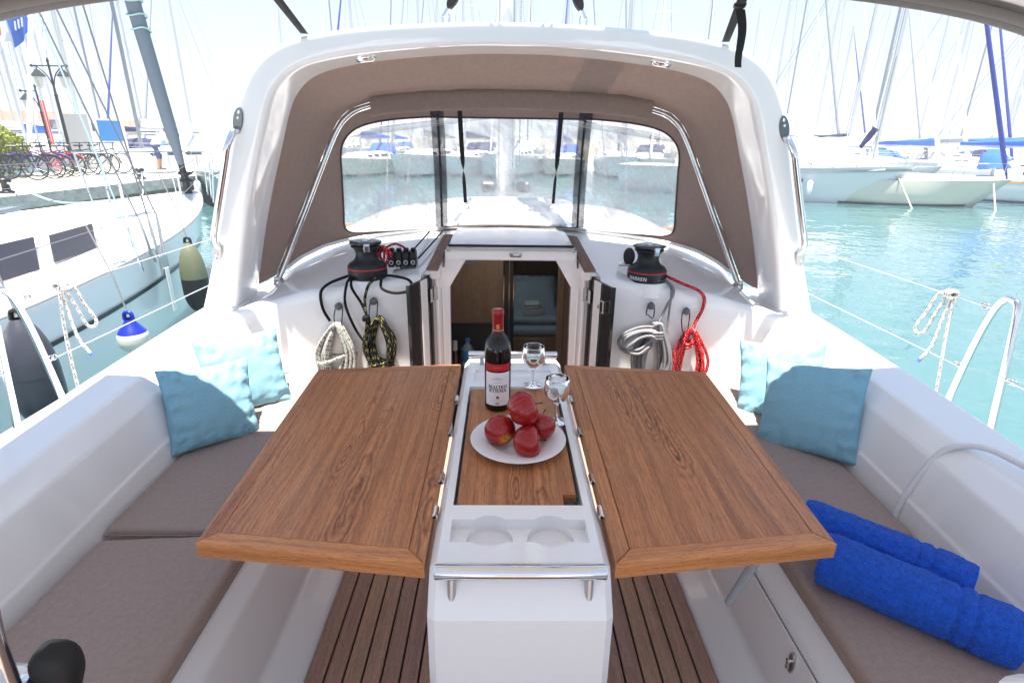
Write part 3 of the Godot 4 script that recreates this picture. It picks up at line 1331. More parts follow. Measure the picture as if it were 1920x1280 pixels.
func build_bimini() -> void:
	var b := thing("bimini", "grey brown bimini canopy whose front hem crosses the top corners", "canopy")
	var st := mb()
	var rows := []
	for j in 21:
		var row := PackedVector3Array()
		for i in 41:
			var x := -1.36 + 2.72 * i / 40.0
			row.append(bimini_point(x, j / 20.0) + V(0, 0.004 * noise.get_noise_2d(x * 3.0, j * 0.4), 0))
		rows.append(row)
	grid(st, rows, false, Vector2(2.7, 2.9))
	part(b, "canopy", st, M.canopy)
	# doubled hem with the bow inside it
	st = mb()
	rows = []
	for i in 41:
		var x := -1.36 + 2.72 * i / 40.0
		var c := bimini_point(x, 0.0)
		var row := PackedVector3Array()
		for p in [[0.004, 0.0], [0.003, -0.018], [0.0, -0.036], [-0.012, -0.037], [-0.014, -0.020], [-0.012, 0.0], [0.02, 0.006], [0.05, 0.004]]:
			row.append(c + V(0, p[1], -p[0]) if p[0] < 0.01 else c + V(0, p[1], p[0]))
		rows.append(row)
	grid(st, rows)
	part(b, "front_hem", st, M.canopy)
	st = mb()
	var bow := PackedVector3Array()
	for i in 41:
		bow.append(bimini_point(-1.34 + 2.68 * i / 40.0, 0.0) + V(0, -0.018, 0.034))
	tube(st, bow, 0.013, 10)
	part(b, "bow_pocket", st, M.pocket)
	for t in [0.5, 1.0]:
		st = mb()
		bow = PackedVector3Array()
		for i in 31:
			bow.append(bimini_point(-1.36 + 2.72 * i / 30.0, t) + V(0, -0.018, 0))
		for s in [-1.0, 1.0]:
			rod(st, bimini_point(s * 1.36, t) + V(0, -0.018, 0), V(s * 1.42, 0.45, 0.1 + 0.4 * t), 0.0125, 10)
		tube(st, bow, 0.0125, 10)
		part(b, "bow", st, M.steel)
	# webbing straps down to the arch
	for e in [[-1.0, V(-0.640, 1.782, -1.60), V(-0.748, 1.765, -2.20)], [1.0, V(0.585, 1.788, -1.62), V(0.760, 1.762, -2.20)]]:
		st = mb()
		var d: Vector3 = (e[2] - e[1]).normalized()
		var sidew := d.cross(Vector3.UP).normalized() * 0.013
		rows = []
		for k in 13:
			var c: Vector3 = e[1].lerp(e[2], k / 12.0)
			rows.append(PackedVector3Array([c - sidew, c + sidew, c + sidew - V(0, 0.002, 0), c - sidew - V(0, 0.002, 0)]))
		grid(st, rows, true)
		var strap := part(b, "strap", st, M.webbing)
		st = mb()
		box(st, V(0.034, 0.010, 0.03), Transform3D(Basis.looking_at(d, Vector3.UP), e[1] + d * (0.05 if e[0] < 0 else 0.14)), 0.003)
		part(strap, "buckle", st, M.steel if e[0] < 0 else M.black)
		# loose tail
		st = mb()
		rows = []
		for k in 13:
			var t := k / 12.0
			var c: Vector3
			if e[0] < 0:
				c = e[1] + d * 0.06 + V(-0.075 * t, -0.012 - 0.006 * sin(t * 3.0), 0.01 * t)
			else:
				c = e[1] + d * (0.20 + 0.03 * t) + V(0.025 * t + 0.006 * sin(t * 5.0), -0.145 * t, 0.02)
			var wd := V(0.0, 0.002, 0.013) if e[0] < 0 else V(0.012, 0.0, 0.004 * cos(t * 3.0))
			rows.append(PackedVector3Array([c - wd, c + wd]))
		grid(st, rows)
		part(strap, "loose_tail", st, M.webbing)


# ---------------------------------------------------------------- table
func csg_box(size: Vector3, at: Vector3, op := CSGShape3D.OPERATION_SUBTRACTION) -> CSGBox3D:
	var b := CSGBox3D.new()
	b.size = size
	b.position = at
	b.operation = op
	return b


func build_table() -> void:
	var t := thing("cockpit_table", "white console table with two open teak leaves in the middle of the cockpit", "table")
	# console: a moulded block, hollowed for the lid and the drink holders
	var st := mb(false)
	var side_view := PackedVector2Array([Vector2(-0.705, -0.01), Vector2(-0.722, 0.630), Vector2(-0.785, 0.700), Vector2(-1.765, 0.700), Vector2(-1.765, -0.01)])
	prism(st, side_view, 0.33, Transform3D(Basis(V(0, 0, 1), V(1, 0, 0), V(0, 1, 0)), V(-0.165, 0, 0)), 0.014)
	st.generate_normals()
	var console := CSGCombiner3D.new()
	console.name = "console"
	var body := CSGMesh3D.new()
	body.mesh = st.commit()
	console.add_child(body)
	console.add_child(csg_box(V(0.272, 0.20, 0.585), V(0.0, 0.715, -1.243)))
	# drink holders: a tray with two round wells
	console.add_child(csg_box(V(0.268, 0.046, 0.066), V(0.0, 0.70, -0.872)))
	for x in [-0.058, 0.062]:
		var c := CSGCylinder3D.new()
		c.radius = 0.046
		c.height = 0.072
		c.sides = 32
		c.position = V(x, 0.70, -0.872)
		c.operation = CSGShape3D.OPERATION_SUBTRACTION
		console.add_child(c)
	# shallow tray at the forward end
	console.add_child(csg_box(V(0.25, 0.016, 0.10), V(0.0, 0.70, -1.62)))
	t.add_child(console)
	console.material_override = M.gel
	# rails at both ends
	for e in [[-0.744, 0.664, 0.046, 0.152, 0.0136, 0.122], [-1.715, 0.700, 0.045, 0.150, 0.0115, 0.105]]:
		st = mb()
		var up := V(0, e[2], -0.016 if e[0] > -1 else 0.0)
		var foot := V(0, e[1] - 0.02, e[0])
		var c := foot + up + V(0, 0.012, 0)
		tube(st, PackedVector3Array([c + V(-e[3], 0, 0), c + V(-e[3] + 0.002, 0, 0), c + V(e[3] - 0.002, 0, 0), c + V(e[3], 0, 0)]), [e[4] * 0.88, e[4], e[4], e[4] * 0.88], 18)
		var rail := part(t, "handrail", st, M.steel)
		for s in [-1.0, 1.0]:
			st = mb()
			rod(st, foot + V(s * e[5], -0.004 if e[0] > -1 else 0.0, -0.004 if e[0] > -1 else 0.0), c + V(s * e[5], 0, 0), 0.0078, 14)
			part(rail, "post", st, M.dull_steel)
	# leaves: a veneered panel inside four mitred strips
	for s in [-1.0, 1.0]:
		var leaf := empty(t, "leaf")
		var o := PackedVector2Array([Vector2(s * 0.611, -0.838), Vector2(s * 0.174, -0.784), Vector2(s * 0.178, -1.722), Vector2(s * 0.646, -1.668)])
		var i := inset(o, 0.034)
		st = mb()
		prism(st, i, 0.034, T(V(0, 0.664, 0)), 0.0006)
		part(leaf, "panel", st, M.leaf if s < 0 else M.leaf2)
		for k in 4:
			var j := (k + 1) % 4
			st = mb()
			var dir := (o[j] - o[k]).normalized()
			prism(st, PackedVector2Array([o[k], o[j], i[j], i[k]]), 0.038 if k == 0 else 0.036, T(V(0, 0.6622, 0)), 0.003, 1.0, dir)
			part(leaf, "edge_strip", st, M.strip if k == 0 else (M.leaf2 if s < 0 else M.leaf))
		for zz in [-0.93, -1.05, -1.26, -1.45]:
			st = mb()
			box(st, V(0.012, 0.012, 0.036), T(V(s * 0.170, 0.697, zz)), 0.003)
			rod(st, V(s * 0.170, 0.700, zz - 0.018), V(s * 0.170, 0.700, zz + 0.018), 0.004, 8)
			part(leaf, "hinge", st, M.steel)
		# swing-out support, seen under the right leaf only
		if s < 0:
			continue
		st = mb()
		tube(st, PackedVector3Array([V(s * 0.540, 0.664, -0.930), V(s * 0.530, 0.60, -0.937), V(s * 0.492, 0.420, -0.965)]), [0.013, 0.012, 0.009], 12)
		part(leaf, "support", st, M.grey)
	# the loose lid over the bottle bin
	st = mb()
	var lid := PackedVector2Array([Vector2(-0.130, -0.962), Vector2(-0.122, -0.955), Vector2(0.098, -0.955), Vector2(0.098, -0.998), Vector2(0.128, -0.998), Vector2(0.130, -1.52), Vector2(0.124, -1.528), Vector2(-0.124, -1.528), Vector2(-0.130, -1.52)])
	prism(st, lid, 0.020, T(V(0, 0.674, 0)), 0.002)
	var lid_part := part(self, "table_lid", st, M.lid)
	tag(lid_part, "loose teak board with a finger notch set into the white console", "board")


func build_table_setting() -> void:
	var top := 0.694
	# wine bottle
	var b := thing("wine_bottle", "dark red wine bottle with white label standing on the teak board", "bottle", V(-0.048, top, -1.412))
	var st := mb()
	lathe(st, [[0.001, 0.006], [0.026, 0.002], [0.033, 0.0], [0.0362, 0.004], [0.0372, 0.012], [0.0372, 0.178], [0.0365, 0.190], [0.0335, 0.202], [0.0275, 0.213], [0.0205, 0.222], [0.0160, 0.231], [0.0148, 0.238], [0.0146, 0.286], [0.001, 0.288]], 40)
	part(b, "glass", st, M.bottle)
	st = mb()
	lathe(st, [[0.0154, 0.232], [0.0154, 0.277], [0.0166, 0.279], [0.0166, 0.291], [0.0158, 0.2935], [0.001, 0.294]], 32)
	var cap := part(b, "capsule", st, mat(Color(0.55, 0.05, 0.09), 0.35))
	var gold := mat(Color(0.86, 0.66, 0.32), 0.35, 0.5)
	var m := part_mesh(cap, "emblem", lettering("S", 0.013, true, 0.0154), gold)
	m.position.y = 0.248
	st = mb()
	lathe(st, [[0.0156, 0.2365], [0.0157, 0.2375], [0.0156, 0.2385]], 32)
	part(cap, "gold_ring", st, gold)
	var label := label_patch(0.0376, 0.022, 0.122, 1.02)
	var paper := part(b, "label", label, mat(Color(0.90, 0.89, 0.90), 0.6))
	var band := part(b, "red_label", label_patch(0.0377, 0.126, 0.147, 1.02), mat(Color(0.70, 0.06, 0.14), 0.5))
	var ink := mat(Color(0.36, 0.10, 0.20), 0.6)
	var pale := mat(Color(0.62, 0.62, 0.66), 0.6)
	for row in [["ΜΑΓΙΚΟ", 0.0790, 0.0100, ink], ["ΚΤΗΜΑ", 0.0680, 0.0100, ink]]:
		m = part_mesh(paper, "lettering", lettering(row[0], row[2], true, 0.0377), row[3])
		m.position.y = row[1]
	# lines of print too small to read: rows of short strokes
	for row in [[paper, 0.0915, 0.0022, 0.36, 0.0377, pale], [paper, 0.0600, 0.0012, 0.22, 0.0377, pale], [paper, 0.0400, 0.0010, 0.42, 0.0377, pale], [paper, 0.0375, 0.0010, 0.42, 0.0377, pale], [band, 0.1355, 0.0030, 0.34, 0.0379, gold]]:
		var pr := mb()
		for k in 14:
			var a0: float = lerpf(-row[3], row[3], k / 14.0)
			patch(pr, row[4], row[1], row[1] + row[2] * (0.7 + 0.3 * sin(k * 2.4)), a0, a0 + row[3] / 14.0 * (1.0 + 0.5 * sin(k * 1.7)))
		var small := part(row[0], "small_print", pr, row[5])
		small.set_meta("kind", "stuff")
	# picture at the head of the label, flower, bar marks
	st = mb()
	for k in 5:
		patch(st, 0.0377, 0.1 + 0.0022 * k, 0.1008 + 0.0022 * k, -0.50 + 0.08 * k, 0.55 - 0.13 * k)
	part(paper, "drawing", st, pale)
	st = mb()
	for k in 5:
		var an := TAU * k / 5.0
		var cx := 0.0025 * cos(an)
		var cy := 0.0475 + 0.0025 * sin(an)
		patch(st, 0.03775, cy - 0.0018, cy + 0.0018, (cx - 0.0018) / 0.0377, (cx + 0.0018) / 0.0377)
	part(paper, "flower", st, mat(Color(0.45, 0.05, 0.18), 0.6))
	st = mb()
	for k in 9:
		patch(st, 0.0377, 0.0255, 0.0320, -0.14 + 0.03 * k, -0.14 + 0.03 * k + (0.010 if k % 3 else 0.018))
	part(paper, "bar_marks", st, M.black)
	# goblets
	var spots := [[V(0.060, 0.7005, -1.545), "empty wine glass farther back beside the chrome rail"], [V(0.112, top, -1.325), "empty wine glass nearer the apples by the right leaf"]]
	for sp in spots:
		var g := thing("wine_glass", sp[1], "glass", sp[0], 0.0, "pair of stemmed wine glasses")
		st = mb()
		lathe(st, [[0.0005, 0.0], [0.030, 0.0], [0.0315, 0.0012], [0.029, 0.003], [0.012, 0.0055], [0.0058, 0.010], [0.0048, 0.020], [0.0060, 0.034], [0.0052, 0.048], [0.0075, 0.056], [0.016, 0.062], [0.0265, 0.072], [0.0335, 0.086], [0.0358, 0.100], [0.0350, 0.116], [0.0318, 0.130], [0.0310, 0.1315], [0.0303, 0.130], [0.0335, 0.116], [0.0343, 0.100], [0.0320, 0.087], [0.0252, 0.074], [0.015, 0.0645], [0.006, 0.0605], [0.0005, 0.060]], 44, Transform3D.IDENTITY, Vector2.ONE, true)
		part(g, "goblet", st, M.glass)
	# plate
	var p := thing("plate", "white plate holding the four apples on the teak board", "plate", V(0.006, top, -1.205))
	st = mb()
	lathe(st, [[0.0005, 0.004], [0.052, 0.004], [0.060, 0.006], [0.068, 0.013], [0.078, 0.0165], [0.118, 0.0215], [0.1205, 0.0205], [0.119, 0.0185], [0.080, 0.0120], [0.066, 0.004], [0.058, 0.0], [0.0005, 0.0]], 64)
	part(p, "dish", st, M.porcelain)
	# apples: three on the plate and one on top of them
	var skins := []
	for k in 2:
		var kk := k
		var sk := mat(Color.WHITE, 0.20)
		sk.albedo_texture = texture_of(256, 128, func(u: float, v: float) -> Color:
			var streak := noise.get_noise_2d(sin(u * TAU) * 9.0 + 7.0 * kk, cos(u * TAU) * 9.0 + v * 1.2)
			var fine := noise.get_noise_2d(u * 90.0, v * 7.0 + kk * 20.0)
			var c := Color(0.46, 0.035, 0.06).lerp(Color(0.66, 0.08, 0.085), clampf(0.5 + 0.8 * streak + 0.3 * fine, 0, 1))
			var yellow := smoothstep(0.76, 0.97, v + 0.10 * streak + 0.07 * fine) + (0.55 * smoothstep(0.25, 0.7, streak + 0.3 * fine) * smoothstep(0.2, 0.9, v) if kk == 1 else 0.0)
			c = c.lerp(Color(0.85, 0.62, 0.22), clampf(yellow, 0, 1))
			if v > 0.97:
				c = c.lerp(Color(0.30, 0.30, 0.12), 0.7)
			if noise.get_noise_2d(u * 160.0, v * 80.0) > 0.52:
				c = c.lerp(Color(0.90, 0.65, 0.50), 0.45)
			return c)
		skins.append(sk)
	var spots2 := [
		[V(-0.045, 0.046, 0.012), V(-76, 24, 0), 0, 0.0395, "apple with its yellow blossom end facing us on the plate's left"],
		[V(0.020, 0.043, 0.060), V(18, 0, -74), 0, 0.040, "dark red apple lying at the front of the white plate"],
		[V(0.056, 0.045, -0.012), V(-20, 40, -30), 1, 0.039, "yellow streaked apple at the back right of the plate"],
		[V(0.010, 0.108, 0.014), V(10, 10, -68), 1, 0.0435, "bright red apple balanced on top of the other three"],
	]
	for a in spots2:
		var ap := thing("apple", a[4], "apple", V(0.006, top, -1.205) + a[0], 0.0, "apples on the plate")
		ap.rotation_degrees = a[1]
		st = mb()
		var rows := []
		for j in 25:
			var ph := PI * j / 24.0
			var row := PackedVector3Array()
			for i in 32:
				var th := TAU * i / 32.0
				var sp := sin(ph)
				var lobes := 1.0 + 0.03 * cos(th * 5.0) * smoothstep(0.3, 1.0, ph / PI)
				var rr: float = a[3] * (sp * (1.0 - 0.10 * cos(ph) * -1.0)) * lobes
				var yy: float = a[3] * (cos(ph) * 0.93 - 0.30 * exp(-pow(ph / 0.42, 2.0)) + 0.20 * exp(-pow((PI - ph) / 0.36, 2.0)))
				row.append(V(rr * cos(th), yy, rr * sin(th)))
			rows.append(row)
		grid(st, rows, true)
		part(ap, "skin", st, skins[a[2]])
		st = mb()
		tube(st, smooth_path([V(0, a[3] * 0.60, 0), V(0.001, a[3] * 0.85, 0.001), V(0.005, a[3] * 1.15, 0.002)], 4), [0.0012, 0.0012, 0.0012, 0.0012, 0.0013, 0.0013, 0.0014, 0.0016, 0.0019], 8)
		part(ap, "stalk", st, mat(Color(0.20, 0.13, 0.07), 0.8))


func patch(st: SurfaceTool, r: float, y0: float, y1: float, a0: float, a1: float) -> void:
	var rows := []
	for y in [y0, y1]:
		var row := PackedVector3Array()
		for k in 13:
			var a := lerpf(a0, a1, k / 12.0)
			row.append(V(sin(a) * r, y, cos(a) * r))
		rows.append(row)
	grid(st, rows)


func label_patch(r: float, y0: float, y1: float, half: float) -> SurfaceTool:
	var st := mb()
	patch(st, r, y0, y1, -half, half)
	return st


# ---------------------------------------------------------------- cushions, pillows, towels
func pad(st: SurfaceTool, c: Array, y0: float, y1: float, r: float, seed_: float, wrinkle: float) -> void:
	# c: four corners (x, z): c00, c10, c11, c01
	var su := []
	for k in 41:
		var t := k / 40.0
		su.append(t * t * (3.0 - 2.0 * t))
	var wid: float = c[0].distance_to(c[1])
	var len_: float = c[0].distance_to(c[3])
	var rows := []
	for j in range(-1, 42):
		var row := PackedVector3Array()
		var sv: float = su[clampi(j, 0, 40)]
		for i in range(-1, 42):
			var s: float = su[clampi(i, 0, 40)]
			var q: Vector2 = c[0].lerp(c[1], s).lerp(c[3].lerp(c[2], s), sv)
			var dx := minf(s, 1.0 - s) * wid
			var dz := minf(sv, 1.0 - sv) * len_
			var d := r - minf(r, minf(dx, dz))
			if dx < r and dz < r:
				d = minf(r, sqrt((r - dx) * (r - dx) + (r - dz) * (r - dz)))
			var y := y1 - r + sqrt(maxf(r * r - d * d, 0.0))
			var edge := exp(-minf(dx, dz) / 0.05)
			y += wrinkle * (0.7 * noise.get_noise_2d(q.x * 3.0 + seed_, q.y * 3.0) + edge * noise.get_noise_2d(q.x * 26.0 + seed_, q.y * 26.0) * smoothstep(0.0, 0.03, minf(dx, dz)))
			y += 0.006 * sin(s * PI) * sin(sv * PI)
			if i < 0 or i > 40 or j < 0 or j > 40:
				y = y0
			row.append(V(q.x, y, q.y))
		rows.append(row)
	grid(st, rows)


func pillow_mesh(size: float, thick: float, seed_: float) -> SurfaceTool:
	var st := mb()
	for face in [1.0, -1.0]:
		var rows := []
		for j in 37:
			var row := PackedVector3Array()
			for i in 37:
				var s := sin((i / 36.0 - 0.5) * PI)
				var t := sin((j / 36.0 - 0.5) * PI)
				var h := size * 0.5
				var x := s * h * (1.0 - 0.085 * (1.0 - t * t) * s * s)
				var y := t * h * (1.0 - 0.085 * (1.0 - s * s) * t * t)
				var body := pow(maxf((1.0 - s * s) * (1.0 - t * t), 0.0), 0.36)
				var rim := (1.0 - body)
				var pucker := 0.010 * rim * body * 2.2 * sin((s * 17.0 if absf(t) > absf(s) else t * 17.0) + 3.0 * noise.get_noise_2d(s * 2.0 + seed_, t * 2.0))
				var crease := 0.003 * body * noise.get_noise_3d(s * 2.2 + seed_, t * 2.2, face)
				row.append(V(x, y, face * (thick * 0.5 * body + pucker + crease)))
			rows.append(row)
		grid(st, rows, false, Vector2.ONE, face > 0)
	return st


func build_cushions() -> void:
	var info := [
		["seat_cushion", [Vector2(-1.100, -1.205), Vector2(-0.695, -1.205), Vector2(-0.695, -2.30), Vector2(-1.100, -2.24)], "taupe seat cushion on the left bench, under the blue pillows", 2.0],
		["seat_cushion", [Vector2(-1.098, 0.35), Vector2(-0.690, 0.35), Vector2(-0.695, -1.192), Vector2(-1.085, -1.170)], "long taupe seat cushion in the left foreground", 7.0],
		["seat_cushion", [Vector2(0.690, -1.205), Vector2(1.095, -1.195), Vector2(1.095, -2.24), Vector2(0.690, -2.30)], "taupe seat cushion on the right bench, under the blue pillows", 12.0],
		["seat_cushion", [Vector2(0.685, 0.35), Vector2(1.075, 0.35), Vector2(1.060, -1.150), Vector2(0.690, -1.190)], "taupe seat cushion in the right foreground, under the rolled towels", 17.0],
	]
	for e in info:
		var t := thing(e[0], e[2], "cushion", Vector3.ZERO, 0.0, "taupe cockpit seat cushions")
		var st := mb()
		pad(st, e[1], 0.390, 0.430, 0.016, e[3], 0.006)
		part(t, "cover", st, M.seat)
		st = mb()
		var seam := PackedVector3Array()
		for k in 4:
			var a: Vector2 = e[1][k]
			var b: Vector2 = e[1][(k + 1) % 4]
			for q in 12:
				var p := a.lerp(b, q / 12.0)
				seam.append(V(p.x, 0.4085, p.y))
		tube(st, seam, 0.0028, 6, true)
		part(t, "piping", st, M.seat)
	# pillows, leaning on the coaming: origin, size, look, facing (towards), roll
	var pil := [
		["square blue pillow at the front of the left pair", V(-1.035, 0.553, -1.690), 0.285, V(0.62, 0.36, 0.62), -6.0, M.blue_cloth, 3.0],
		["pale blue pillow in the sun behind the front left one", V(-1.035, 0.560, -1.950), 0.305, V(0.58, 0.40, 0.66), -2.0, M.blue_cloth, 5.0],
		["square blue pillow at the front of the right pair", V(1.030, 0.560, -1.668), 0.325, V(-0.60, 0.40, 0.62), 9.0, M.blue_cloth, 8.0],
		["blue pillow half in the sun behind the front right one", V(1.040, 0.558, -1.910), 0.31, V(-0.55, 0.42, 0.66), 12.0, M.blue_cloth, 11.0],
	]
	for e in pil:
		var t := thing("pillow", e[0], "pillow", e[1], 0.0, "light blue scatter pillows")
		var zed: Vector3 = e[3].normalized()
		var ex := Vector3.UP.cross(zed).normalized()
		var ey := zed.cross(ex)
		t.basis = Basis(ex, ey, zed) * Basis(V(0, 0, 1), deg_to_rad(e[4]))
		part(t, "cover", pillow_mesh(e[2], 0.115, e[6]), e[5])
		var st := mb()
		var seam := PackedVector3Array()
		var h: float = e[2] * 0.5
		for k in 4:
			for q in 14:
				var w := -1.0 + 2.0 * q / 14.0
				var pinch := 1.0 - 0.085 * (1.0 - w * w)
				seam.append([V(w * h, -h * pinch, 0), V(h * pinch, w * h, 0), V(-w * h, h * pinch, 0), V(-h * pinch, -w * h, 0)][k])
		tube(st, seam, 0.0022, 6, true)
		part(t, "seam", st, e[5])
	# rolled towels
	var tw := [["blue rolled towel lying in front on the right cushion", V(0.738, 0.486, -1.040), V(1.015, 0.480, -0.805), 0.062, 1.0], ["blue rolled towel lying behind the other towel", V(0.775, 0.484, -1.190), V(1.035, 0.482, -0.955), 0.052, 6.0]]
	for e in tw:
		var t := thing("rolled_towel", e[0], "towel", Vector3.ZERO, 0.0, "rolled blue towels")
		var a: Vector3 = e[1]
		var b: Vector3 = e[2]
		var dir := (b - a).normalized()
		var side := dir.cross(Vector3.UP).normalized()
		var R: float = e[3]
		var rows := []
		var n := 141
		for j in n:
			var w := j / float(n - 1)
			var band := 0.0
			for bc in [0.70, 0.78]:
				band += exp(-pow((w - bc) / 0.014, 2.0))
			var hem := smoothstep(0.93, 0.94, w)
			var row := PackedVector3Array()
			for i in 96:
				var an := TAU * i / 96.0
				var spiral := fposmod(an - 2.2, TAU) / TAU
				var r := R * (0.92 + 0.11 * spiral) - 0.0055 * band - 0.002 * hem
				r += 0.0035 * noise.get_noise_3d(w * 6.0 + e[4], cos(an) * 1.5, sin(an) * 1.5) + 0.0026 * noise.get_noise_3d(w * 64.0, cos(an) * 11.0 + e[4], sin(an) * 11.0) * (1.0 - hem)
				r *= 1.0 - 0.07 * pow(absf(w - 0.5) * 2.0, 30.0)
				var flat := maxf(sin(an) * r, -0.052 if e[3] > 0.06 else -0.05)
				row.append(a.lerp(b, w) + side * cos(an) * r * 1.04 + V(0, flat * 0.98, 0))
			rows.append(row)
		var st := mb()
		grid(st, rows, true, Vector2(1, 1))
		part(t, "roll", st, M.terry)
		# the wound edge seen at the ends
		for end in [0, n - 1]:
			st = mb()
			var ring: PackedVector3Array = rows[end]
			var c := a if end == 0 else b
			var out := -dir if end == 0 else dir
			var rr := []
			for q in 15:
				var f := 1.0 - q / 14.0
				var row := PackedVector3Array()
				for i in 96:
					var coil := sin((f * 5.0 + i / 96.0) * TAU)
					row.append(c.lerp(ring[i], f) + out * (0.004 * coil - 0.006 * (1.0 - f)))
				rr.append(row)
			grid(st, rr, true)
			part(t, "rolled_end", st, M.towel_band)


# ---------------------------------------------------------------- winches, lines, doors
func winch(label: String, at: Vector3, lettered: bool) -> void:
	var w := thing("winch", label, "winch", at, 0.0, "black self-tailing winches")
	var st := mb()
	lathe(st, [[0.001, 0.0], [0.088, 0.0], [0.0885, 0.004], [0.0885, 0.044], [0.0865, 0.058], [0.078, 0.068], [0.060, 0.078], [0.051, 0.090], [0.0475, 0.105], [0.049, 0.120], [0.055, 0.132], [0.062, 0.138], [0.066, 0.141], [0.066, 0.146], [0.058, 0.148], [0.001, 0.148]], 40)
	part(w, "drum", st, M.winch)
	st = mb()
	lathe(st, [[0.0890, 0.0445], [0.0898, 0.0455], [0.0898, 0.0485], [0.0884, 0.0495]], 40)
	part(w, "red_ring", st, M.red)
	st = mb()
	# toothed jaw of the self-tailer
	var rows := []
	for p in [[0.056, 0.148], [0.064, 0.152], [0.070, 0.158], [0.070, 0.163], [0.060, 0.166], [0.030, 0.168], [0.001, 0.168]]:
		var row := PackedVector3Array()
		for i in 48:
			var an := TAU * i / 48.0
			var tooth: float = 1.0 + (0.05 if (i / 3) % 2 == 0 else -0.05) * smoothstep(0.055, 0.07, p[0])
			row.append(V(p[0] * tooth * cos(an), p[1], p[0] * tooth * sin(an)))
		rows.append(row)
	grid(st, rows, true)
	part(w, "self_tailer", st, mat(Color(0.30, 0.31, 0.33), 0.22, 0.8))
	st = mb()
	box(st, V(0.026, 0.036, 0.012), T(V(0.018, 0.140, 0.061), V(14, 10, 0)), 0.004)
	box(st, V(0.030, 0.008, 0.040), T(V(0.018, 0.160, 0.048), V(8, 10, 0)), 0.003)
	part(w, "feeder_arm", st, M.steel)
	st = mb()
	lathe(st, [[0.020, 0.168], [0.020, 0.172], [0.013, 0.172], [0.011, 0.166]], 20)
	part(w, "handle_socket", st, M.steel)
	if lettered:
		var m := part_mesh(w, "lettering", lettering("HARKEN", 0.017, false, 0.0887), mat(Color(0.80, 0.82, 0.83), 0.5))
		m.position.y = 0.023
		m.rotation.y = deg_to_rad(-42)
		st = mb()
		tube(st, smooth_path([V(0.030, 0.014, 0.084), V(0.040, 0.026, 0.080), V(0.034, 0.018, 0.083), V(0.055, 0.014, 0.070), V(0.066, 0.018, 0.060)], 5), 0.0012, 6)
		part(w, "maker_swirl", st, mat(Color(0.25, 0.62, 0.62), 0.5))


# a hanging hank: loops of one line, gathered at the top
func hank(w: float, h: float, loops: int, r: float, seed_: int, lean_x := 0.0) -> SurfaceTool:
	var g := RandomNumberGenerator.new()
	g.seed = seed_
	var pts := []
	for k in loops:
		var ww := w * g.randf_range(0.55, 1.0)
		var hh := h * g.randf_range(0.86, 1.06)
		var off := g.randf_range(-0.18, 0.18) * w
		var dz := 0.010 + r * 1.5 * (k % 4) + g.randf_range(0, r)
		for q in 8:
			var a := TAU * q / 8.0 + g.randf_range(-0.12, 0.12)
			var narrow := 0.50 + 0.50 * smoothstep(0.0, 0.5, (1.0 - cos(a)) * 0.5)
			pts.append(V(off * narrow + sin(a) * ww * 0.5 * narrow + lean_x * (1.0 - cos(a)) * 0.5, -hh * (1.0 - cos(a)) * 0.5, dz + r * sin(a)))
	var st := mb()
	tube(st, smooth_path(pts, 4), r, 8)
	return st


